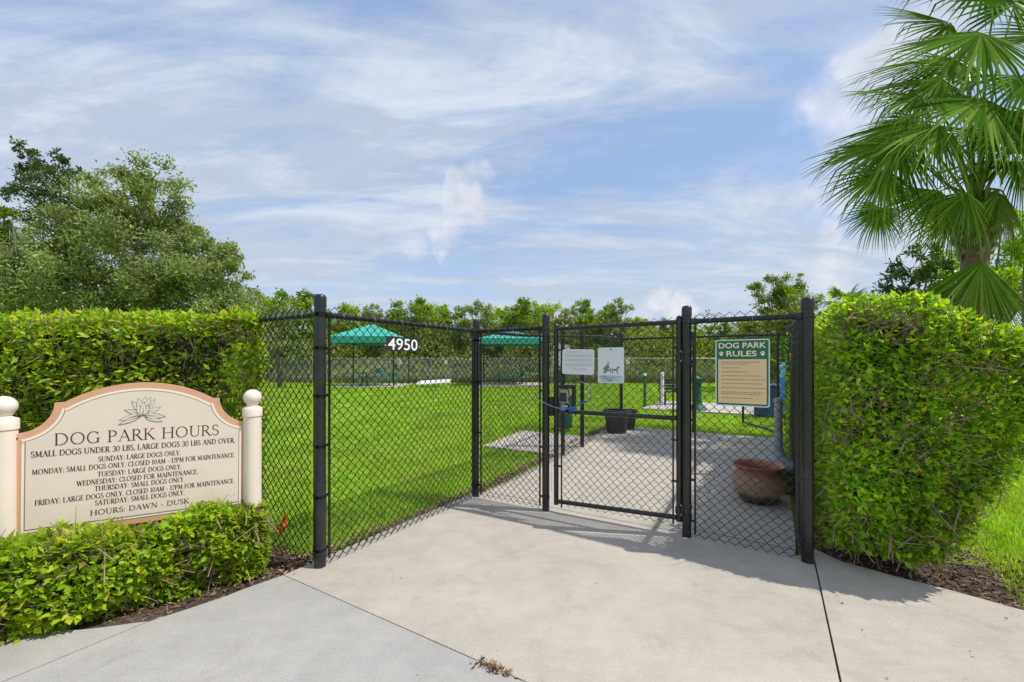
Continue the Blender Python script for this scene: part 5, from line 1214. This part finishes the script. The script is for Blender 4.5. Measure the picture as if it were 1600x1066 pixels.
random.seed(21)
YO = 15.5
blob_tree('oak_tree', 'broad grey-green oak rising behind the left hedge, its right side trailing low', (-13.6, YO, 0),
    px_blobs([(238, 285, 36), (200, 285, 30), (262, 320, 30), (160, 330, 46), (115, 345, 40), (215, 335, 42), (262, 365, 40), (300, 375, 30), (310, 410, 38), (345, 398, 26), (360, 430, 24), (80, 400, 46), (150, 395, 52), (215, 400, 52), (270, 430, 46), (330, 455, 40), (60, 450, 50), (130, 450, 54), (200, 455, 54), (20, 470, 40), (370, 470, 26), (150, 285, 22), (362, 395, 14), (250, 455, 50), (290, 470, 50), (350, 485, 40), (180, 470, 60), (90, 470, 60), (30, 430, 50), (230, 360, 45), (320, 440, 44)], YO, 1.3), 0.12, M_OAK, 3300, 0.145, depth=1.3, sub=13)
blob_tree('oak_tree', 'taller dark oak at the far left whose top sticks up above the broad oak', (-16.5, 19, 0),
    px_blobs([(40, 235, 15), (62, 250, 20), (90, 265, 22), (30, 265, 18), (75, 285, 26), (108, 300, 24), (50, 300, 24), (20, 300, 18), (95, 325, 24), (60, 335, 28), (118, 268, 9), (88, 240, 8), (30, 222, 8)], 19, 1.0), 0.14, M_OAKDK, 1700, 0.16, sub=13)
rt, _ = blob_tree('cypress_tree', 'slim tree hung with grey moss at the very left edge', (-19.9, 17.5, 0), px_blobs([(8, 335, 18), (22, 355, 16), (-5, 350, 24), (10, 380, 18), (0, 420, 20), (32, 375, 9)], 17.5, 0.6), 0.13, M_FAR2, 2600, 0.18)
n = 1500; cl = np.array([PX(random.gauss(16, 13), random.uniform(345, 420), 17.3+random.uniform(-.5, .5)) for _ in range(26)]); c = cl[RNG.integers(0, 26, n)]; c[:, 0] += RNG.normal(0, 0.10, n); c[:, 1] += RNG.normal(0, 0.1, n); c[:, 2] += RNG.uniform(-0.35, 0.15, n)
T = RNG.normal(0, 0.13, (n, 3)); T[:, 2] = -1; o = obj('hanging_moss', quads_mesh(c, T, rdir(n), RNG.uniform(0.2, 0.9, n), 0.035), M_MOSS, rt); o['kind'] = 'stuff'
# right-hand trees
blob_tree('magnolia_tree', 'dark glossy magnolia left of the palm, behind the right hedge', (11.3, 12.0, 0), px_blobs([(1438, 392, 18), (1410, 420, 22), (1450, 425, 28), (1395, 450, 20), (1430, 455, 30), (1465, 400, 18), (1470, 465, 30), (1385, 470, 14), (1420, 490, 30), (1460, 500, 34)], 12, 0.8), 0.16, M_MAG, 1700, 0.13, aspect=0.42)
blob_tree('lime_green_tree', 'bright lime-green leafy tree behind the palm trunk at the right edge', (15.6, 13.5, 0), px_blobs([(1478, 425, 22), (1500, 450, 26), (1560, 400, 30), (1590, 370, 26), (1600, 410, 34), (1545, 440, 30), (1590, 460, 40), (1480, 465, 24), (1560, 500, 44), (1600, 530, 44), (1500, 490, 30), (1620, 350, 30), (1640, 440, 50), (1485, 400, 26), (1520, 420, 34), (1455, 440, 26), (1480, 490, 36), (1565, 350, 24), (1600, 330, 26), (1575, 450, 44)], 13.5, 1.0), 0.11, M_LIME, 2300, 0.14)
blob_tree('feathery_tree', 'pale green small-leaved tree rising left of the right fence post', (15.0, 25, 0), px_blobs([(1190, 452, 16), (1212, 440, 16), (1205, 462, 22), (1235, 452, 20), (1250, 440, 12), (1230, 478, 24), (1255, 475, 24), (1195, 480, 20), (1275, 470, 16)], 25, 0.8), 0.15, M_OAK, 1700, 0.16)
blob_tree('broad_tree', 'dark bushy tree filling the back right behind the rules sign', (16.2, 22, 0), px_blobs([(1190, 510, 24), (1225, 505, 28), (1260, 500, 30), (1185, 540, 28), (1220, 540, 32), (1260, 540, 34), (1200, 570, 26), (1245, 575, 30), (1300, 520, 44), (1310, 560, 40)], 22, 0.9), 0.18, M_UNDER, 1500, 0.18)
# cabbage palms peeking over the right hedge
def fan(m_or, hub, axis, normal, R, n=40, span=250, droop=0.35, split=0.36, wfac=1.0, seed=0):
    """one fan leaf; returns vertices and quads"""
    rs = random.Random(seed); A = Vector(axis).normalized(); N = Vector(normal); N = (N-A*N.dot(A)).normalized(); S = A.cross(N); V, Fc = [], []; hub = Vector(hub)
    sp = math.radians(span)
    for i in range(n):
        th = -sp/2+sp*(i+0.5)/n+rs.uniform(-0.015, 0.015); ca = math.cos(th/2)
        ln = R*(0.60+0.40*max(0, math.cos(th*0.62)))*rs.uniform(0.93, 1.06); dirv = (A*math.cos(th)+S*math.sin(th)).normalized(); o = hub+A*R*0.16*ca*ca-N*R*0.05*(1-ca)
        # fold towards a shallow V keel
        dirv = (dirv-N*0.22*abs(math.sin(th))).normalized(); side = N.cross(dirv).normalized(); w0 = ln*split*sp/n*0.68*wfac; dr = droop*rs.uniform(0.6, 1.5); bk = rs.uniform(0.62, 0.85) if rs.random() < 0.4 else 2
        base = len(V); K = 7
        for k in range(K+1):
            t = k/K; c = o+dirv*ln*t+Vector((0, 0, -1))*ln*dr*t**2.8*0.36
            if t > bk: c += Vector((0, 0, -1))*ln*(t-bk)*0.7-dirv*ln*(t-bk)*0.35
            w = w0*(min(1, t/split*0.9+0.1) if t < split else max(0.03, 1-((t-split)/(1-split))**1.3)); z = N*w*0.45
            V += [c-side*w, c+z*(0.6 if k % 2 == 0 else 0.6), c+side*w]
        for k in range(K):
            a = base+3*k; Fc += [(a, a+1, a+4, a+3), (a+1, a+2, a+5, a+4)]
    return V, Fc
def palm(name, label, base, heart, fronds, mat=M_PALM, trunk_r=0.2, boots=True, seg=40, group=None):
    rt = thing(name, label, 'palm', base, group); base = Vector(base); heart = Vector(heart)
    if trunk_r > 0:
        pts, rs = [], []
        for i in range(25):
            s = i/24; pts.append(base.lerp(heart, s)+Vector((0.03*math.sin(s*9), 0, 0))); rs.append(trunk_r*(1.05-0.15*s+0.035*math.sin(i*2.3)))
        pts[0] = pts[0]-ZZ*0.1; obj('trunk', MB().tube(pts, rs, 18).mesh(True, 60), M_PALMBARK, rt)
    if boots:
        for i in range(44):
            h = heart-ZZ*(0.02+0.0185*i); an = i*2.399; d = Vector((math.cos(an), math.sin(an), 0)); tn = Vector((-d.y, d.x, 0)); c = Vector((h.x, h.y, h.z))+d*trunk_r*0.93
            lean = (ZZ*1.0+d*0.35+tn*(0.55 if i % 2 else -0.55)).normalized(); sdv = lean.cross(d).normalized(); w = 0.036; ln = random.uniform(0.16, 0.28); m = MB()
            V = [c-sdv*w*1.1-d*0.01, c+sdv*w*1.1-d*0.01, c+sdv*w*0.9+d*0.035, c-sdv*w*0.9+d*0.035]; e = c+lean*ln
            V += [e-sdv*w*0.55+d*0.0, e+sdv*w*0.55+d*0.0, e+sdv*w*0.5+d*0.03, e-sdv*w*0.5+d*0.03]
            m.add(V, [(0, 1, 2, 3), (7, 6, 5, 4), (0, 4, 5, 1), (1, 5, 6, 2), (2, 6, 7, 3), (3, 7, 4, 0)]); obj('leaf_base', m.mesh(), M_BOOT, rt)
    for i, (hub, ax, nr, R, dr, span, *ex) in enumerate(fronds):
        hub = Vector(hub); V, Fc = fan(None, hub, ax, nr, R, seg, span, dr, seed=i*7+3); f = obj('frond', MB().add(V, Fc).mesh(), ex[0] if ex else mat, rt)
        if ex: f['label'] = 'small dead brown frond hanging by the trunk'
        a = heart-ZZ*0.1; mid = a.lerp(hub, 0.55)+ZZ*0.16*(hub-a).length; obj('leaf_stalk', MB().tube([a, a.lerp(mid, 0.5)+ZZ*0.02, mid, mid.lerp(hub, 0.55)+ZZ*0.02, hub+Vector(ax).normalized()*R*0.12], [0.024, 0.019, 0.015, 0.012, 0.007], 6).mesh(True), M_PETIOLE, f)
    return rt
YP = 6.2
FR = [ # hub pixel, depth, axis (x, y, z), radius px, droop, span
 (1550, 48, 4.8, (-.85, -.1, -.30), 150, .30, 250), (1500, 40, 5.3, (-.75, .2, .45), 120, .25, 220), (1585, 15, 5.0, (-.1, -.2, .9), 140, .2, 240),
 (1452, 150, 4.9, (-1, 0, .10), 120, .35, 170), (1490, 120, 5.4, (-.9, .2, -.05), 120, .35, 200), (1548, 150, 4.6, (-.75, -.3, -.45), 150, .45, 220),
 (1420, 222, 4.9, (-.92, -.05, -.28), 135, .50, 210), (1392, 262, 4.8, (-.75, -.1, -.7), 95, .6, 200), (1378, 322, 5.0, (-.45, -.1, -.9), 62, .5, 240),
 (1475, 190, 4.6, (-.75, -.3, -.55), 120, .8, 150), (1478, 292, 4.9, (-.78, -.1, -.55), 105, .5, 160),
 (1572, 185, 4.5, (.1, -.4, -1), 105, .6, 190), (1600, 110, 4.6, (.2, -.3, -.6), 150, .5, 230), (1620, 190, 4.6, (.5, -.2, -.8), 140, .6, 220),
 (1575, 305, 5.4, (.5, .3, -.8), 100, .7, 170), (1590, 250, 5.2, (.6, .1, -.7), 140, .6, 200),
 (1545, 110, 5.6, (-.3, .5, .6), 150, .3, 240), (1640, 60, 5.0, (.6, 0, .5), 150, .3, 240), (1510, 85, 5.8, (-.7, .5, .2), 150, .4, 230), (1450, 180, 5.6, (-.85, .3, -.4), 130, .5, 200), (1580, 170, 4.9, (.1, -.6, -.4), 120, .5, 260),
 (1500, 320, 5.6, (-.6, .3, -.7), 80, .6, 160), (1512, 292, 4.7, (-.3, -.25, -1), 88, .6, 150), (1556, 292, 4.75, (.25, -.25, -1), 82, .6, 150), (1560, -25, 5.2, (-.7, .1, .1), 150, .2, 220),
]
def norm_for(ax): ax = Vector(ax).normalized(); n = Vector((0.1, -0.75, 0.65)); return n
fr_ = [(PX(a, b, y*1.24), ax, norm_for(ax), r*y*1.24/F, dr, sp) for a, b, y, ax, r, dr, sp in FR]
fr_.append((PX(1532, 392, 5.9), (-.05, -.15, -1), (0.0, -1, 0.1), 140*5.9/F, .25, 125))
fr_.append((PX(1562, 300, 6.3), (.35, .1, -1), (0.2, -1, 0.1), 70*6.3/F, .3, 110, M_DRY))
fr_.append((PX(1500, 322, 6.5), (-.25, .1, -1), (0.2, -1, 0.1), 55*6.5/F, .3, 90, M_DRY))
base_p = PX(1512, 500, YP); heart_p = PX(1524, 318, YP)
palm('cabbage_palm', 'tall fan palm at the upper right, one frond drooping behind the right hedge', (base_p.x, base_p.y, 0), heart_p, fr_, trunk_r=0.160, seg=44)
# neighbour palm almost out of frame
def small_palm(name, label, px, py, Y, R, mat, n=14, tr=0.16, zc=None, seg=22, group=None):
    h = PX(px, py, Y); fs = []
    for i in range(n):
        an = 2*PI*i/n+random.uniform(-.2, .2); el = random.uniform(-0.5, 1.1); ax = Vector((math.cos(an)*math.cos(el), math.sin(an)*math.cos(el), math.sin(el))); hub = h+ax*R*0.55
        nn = ax.cross(Vector((-ax.y, ax.x, 0))); nn = nn if nn.z > 0 else -nn; fs.append((hub, ax, nn+Vector((0, -0.3, 0)), R, 0.4, 220))
    return palm(name, label, (h.x, h.y, 0), h, fs, mat, tr, False, seg, group)
random.seed(5)
small_palm('cabbage_palm', 'fan palm whose shaggy trunk just enters at the right edge', 1632, 235, 6.2, 0.95, M_PALM, 10, 0.2)
small_palm('cabbage_palm', 'distant fan palm top just left of the tall right fence post', 1228, 472, 24, 0.75, M_PALM, 13, 0.18)
small_palm('cabbage_palm', 'distant fan palm top peeking over the middle of the right hedge', 1318, 474, 20, 0.75, M_PALM, 13, 0.18)
small_palm('cabbage_palm', 'distant small fan palm top between the hedge and the magnolia', 1362, 486, 18, 0.6, M_PALM, 12, 0.18)
small_palm('palmetto', 'silver-grey palmetto leaves at the right edge behind the hedge', 1612, 560, 5.4, 0.42, M_SILVER, 9, 0.0)
small_palm('palmetto', 'green palmetto clump low in the gap behind the rules sign', 1205, 560, 20, 0.9, M_PALM, 12, 0.0)

# the wood beyond the far fence: a few kinds, each placed as its own tree
def proto_tree(name, h, w, leaf, mat, n_blob, dens, seed, low=0.25):
    random.seed(seed); B = []
    for i in range(n_blob):
        s = i/(n_blob-1); z = h*(low+(0.93-low)*s); rr = w*(1.0-0.55*abs(s-0.35)**1.2); an = i*2.399
        B.append((math.cos(an)*rr*0.5, math.sin(an)*rr*0.5, z, rr*random.uniform(0.42, 0.62)))
    B.append((0.1*w, 0, h*0.93, w*0.22))
    return blob_tree(name, '', (0, 0, 0), B, leaf, mat, dens, 0.13, sub=6)[0]
protos = [proto_tree('wood_tree', 6.6, 2.3, 0.20, M_FAR, 14, 900, 1), proto_tree('wood_tree', 6.2, 2.0, 0.19, M_FAR2, 13, 900, 2), proto_tree('wood_tree', 7.0, 1.7, 0.19, M_OAK, 14, 900, 3), proto_tree('wood_tree', 5.8, 2.5, 0.21, M_FAR2, 14, 880, 4)]
def copy_tree(src, loc, rz, sc, label, group):
    r = src.copy(); COL.objects.link(r); r.location = loc; r.rotation_euler = (0, 0, rz); r.scale = (sc[0], sc[0], sc[1]); r['label'] = label; r['group'] = group; r['_w'] = tuple(loc)
    for ch in src.children:
        c = ch.copy(); COL.objects.link(c); c.parent = r
    return r
tops = [(385, 452, 30, 2), (425, 468, 33, 0), (462, 462, 34, 3), (505, 485, 37, 1), (545, 480, 39, 0), (578, 476, 41, 2), (608, 488, 38, 1), (645, 474, 40, 3), (682, 480, 42, 0), (715, 482, 39, 1), (748, 470, 37, 2), (778, 484, 41, 0), (815, 474, 39, 3), (850, 478, 42, 0), (880, 486, 38, 2), (908, 474, 40, 1),
        (940, 484, 42, 3), (968, 468, 38, 2), (1000, 500, 42, 0), (1035, 505, 44, 3), (1068, 500, 41, 0), (1105, 512, 43, 1), (1140, 508, 40, 3), (1172, 504, 42, 0), (1210, 500, 40, 2), (1250, 508, 42, 1), (440, 500, 44, 1), (350, 480, 40, 3), (300, 480, 44, 0), (240, 490, 42, 1), (1300, 500, 36, 0), (1350, 500, 38, 3), (1420, 495, 36, 1)]
HP = [6.6, 6.2, 7.0, 5.8]; seenl = {}
random.seed(31)
landm = ['left of the left corner post', 'behind the left canopy', 'above the number plate', 'left of the middle corner post', 'above the second canopy', 'above the gate', 'right of the gate', 'behind the rules sign', 'behind the right hedge', 'behind the left hedge']
def where(px):
    for lim, w in ((372, 'above the left hedge'), (410, 'at the right end of the left hedge'), (445, 'between the left hedge and the left corner post'), (480, 'just left of the left corner post'), (520, 'just right of the left corner post'), (560, 'over the left slope of the left canopy'), (590, 'over the peak of the left canopy'),
                   (625, 'over the number plate'), (665, 'right of the number plate'), (700, 'halfway between number plate and middle post'), (730, 'just left of the middle post'), (765, 'just over the middle corner post'), (795, 'over the left part of the second canopy'), (830, 'over the right part of the second canopy'),
                   (865, 'over the gate latch post'), (895, 'over the gate notice'), (925, 'between the gate notice and the dog sign'), (955, 'over the dog sign'), (985, 'right of the dog sign, the slim one'), (1020, 'over the middle of the gate'), (1050, 'left of the gate hinge stile'), (1085, 'over the gate hinge post'),
                   (1120, 'over the left edge of the rules sign'), (1155, 'over the middle of the rules sign'), (1190, 'over the right edge of the rules sign'), (1230, 'just right of the rules sign'), (1280, 'by the tall right end post'), (1325, 'behind the left part of the right hedge'), (1380, 'behind the middle of the right hedge'), (1600, 'behind the right part of the right hedge')):
        if px < lim: return w
used = set()
for i, (px, py, Y, k) in enumerate(tops):
    ht = EYE+(HOR-py)/F*Y; sz = ht/HP[k]*1.02; sx = min(1.35, max(0.8, sz))*random.uniform(0.92, 1.1); X = (px-800)/F*Y
    kind = ('bright green', 'mid green', 'slender grey-green', 'spreading mid green')[k]; lab = f'{kind} tree in the far wood, {where(px)}'
    if lab in used: lab = lab.replace('tree in', 'taller tree farther back in')
    used.add(lab); loc = (X, Y, 0); g_ = 'trees of the far wood'
    if i == [j for j, t_ in enumerate(tops) if t_[3] == k][0]:
        o = protos[k]; o.location = loc; o.rotation_euler = (0, 0, random.uniform(0, 6)); o.scale = (sx, sx, sz); o['label'] = lab; o['group'] = g_
    else: copy_tree(protos[k], loc, random.uniform(0, 6), (sx, sz), lab, g_)
# understorey: one mass of scrub behind and through the far fence
n = 52000; X = RNG.uniform(-34, 32, n); Y = RNG.uniform(32.6, 46, n)**1.0; h = 2.6+1.1*np.sin(X*0.7)+0.8*np.sin(X*1.9+1)+0.10*(Y-32)*2; Z = RNG.random(n)**0.8*h
bend = 0.5*np.sin(X*1.3)*np.sin(Z*1.1); P = np.stack([X, Y+bend, Z], 1); L_ = 0.30*RNG.uniform(0.5, 1.2, n)
o = obj('scrub', quads_mesh(P, rdir(n), rdir(n)+np.array([0, -0.3, 0.6]), L_, L_*0.55), M_UNDER); o['kind'] = 'stuff'; tag(o, 'dense green scrub filling the space between far fence and tree trunks', 'scrub')
# taller wood mass farther back to close the gaps low down
n = 26000; X = RNG.uniform(-60, 60, n); Y = RNG.uniform(46, 56, n); Z = RNG.random(n)*(4.6+0.9*np.sin(X*0.45)+0.6*np.sin(X*1.31)); L_ = 0.5*RNG.uniform(0.5, 1.2, n)
o = obj('far_wood', quads_mesh(np.stack([X, Y, Z], 1), rdir(n), rdir(n)+np.array([0, -0.3, 0.6]), L_, L_*0.6), M_FAR2); o['kind'] = 'stuff'; tag(o, 'far-off wood reading as one green mass behind the nearer trees', 'wood')
# reeds and tall weeds along the foot of the far fence
n = 15000; X = RNG.uniform(-26, 20, n); Y = RNG.normal(32.2, 0.35, n); T = RNG.normal(0, 0.25, (n, 3)); T[:, 2] = 1; L_ = RNG.uniform(0.25, 0.8, n)
o = obj('tall_weeds', quads_mesh(np.stack([X, Y, np.zeros(n)-0.03], 1), T, rdir(n), L_, 0.05), leaf_mat('weed_straw', [(0, (0.10, 0.16, 0.02)), (1, (0.26, 0.24, 0.09))], 0.6, 0.3)); o['kind'] = 'stuff'; tag(o, 'straw-green tall weeds along the foot of the far fence', 'weeds')
# loose shrubs standing just past the left wing fence and right of it
random.seed(44)
blob_tree('young_tree', 'yellow-green young tree seen through the fence at the end of the left hedge', (-9.0, 14.5, 0), px_blobs([(385, 505, 16), (398, 530, 18), (380, 550, 22), (400, 570, 14), (372, 580, 22), (390, 485, 8)], 14.5, 0.5), 0.13, M_LIME, 1000, 0.07)
blob_tree('young_tree', 'pale thin-crowned tree beyond the lawn left of the corner post', (-13.0, 24.0, 0), px_blobs([(400, 470, 12), (425, 490, 20), (455, 475, 12), (460, 505, 24), (430, 530, 26), (470, 545, 24), (410, 555, 26), (400, 455, 7)], 24, 0.8), 0.16, M_OAK, 850, 0.13)

for o in bpy.data.objects:
    if '_w' in o: del o['_w']
print('tris', sum(len(o.data.loops)-2*len(o.data.polygons) for o in scene.objects if o.type == 'MESH'), 'objects', len(scene.objects))
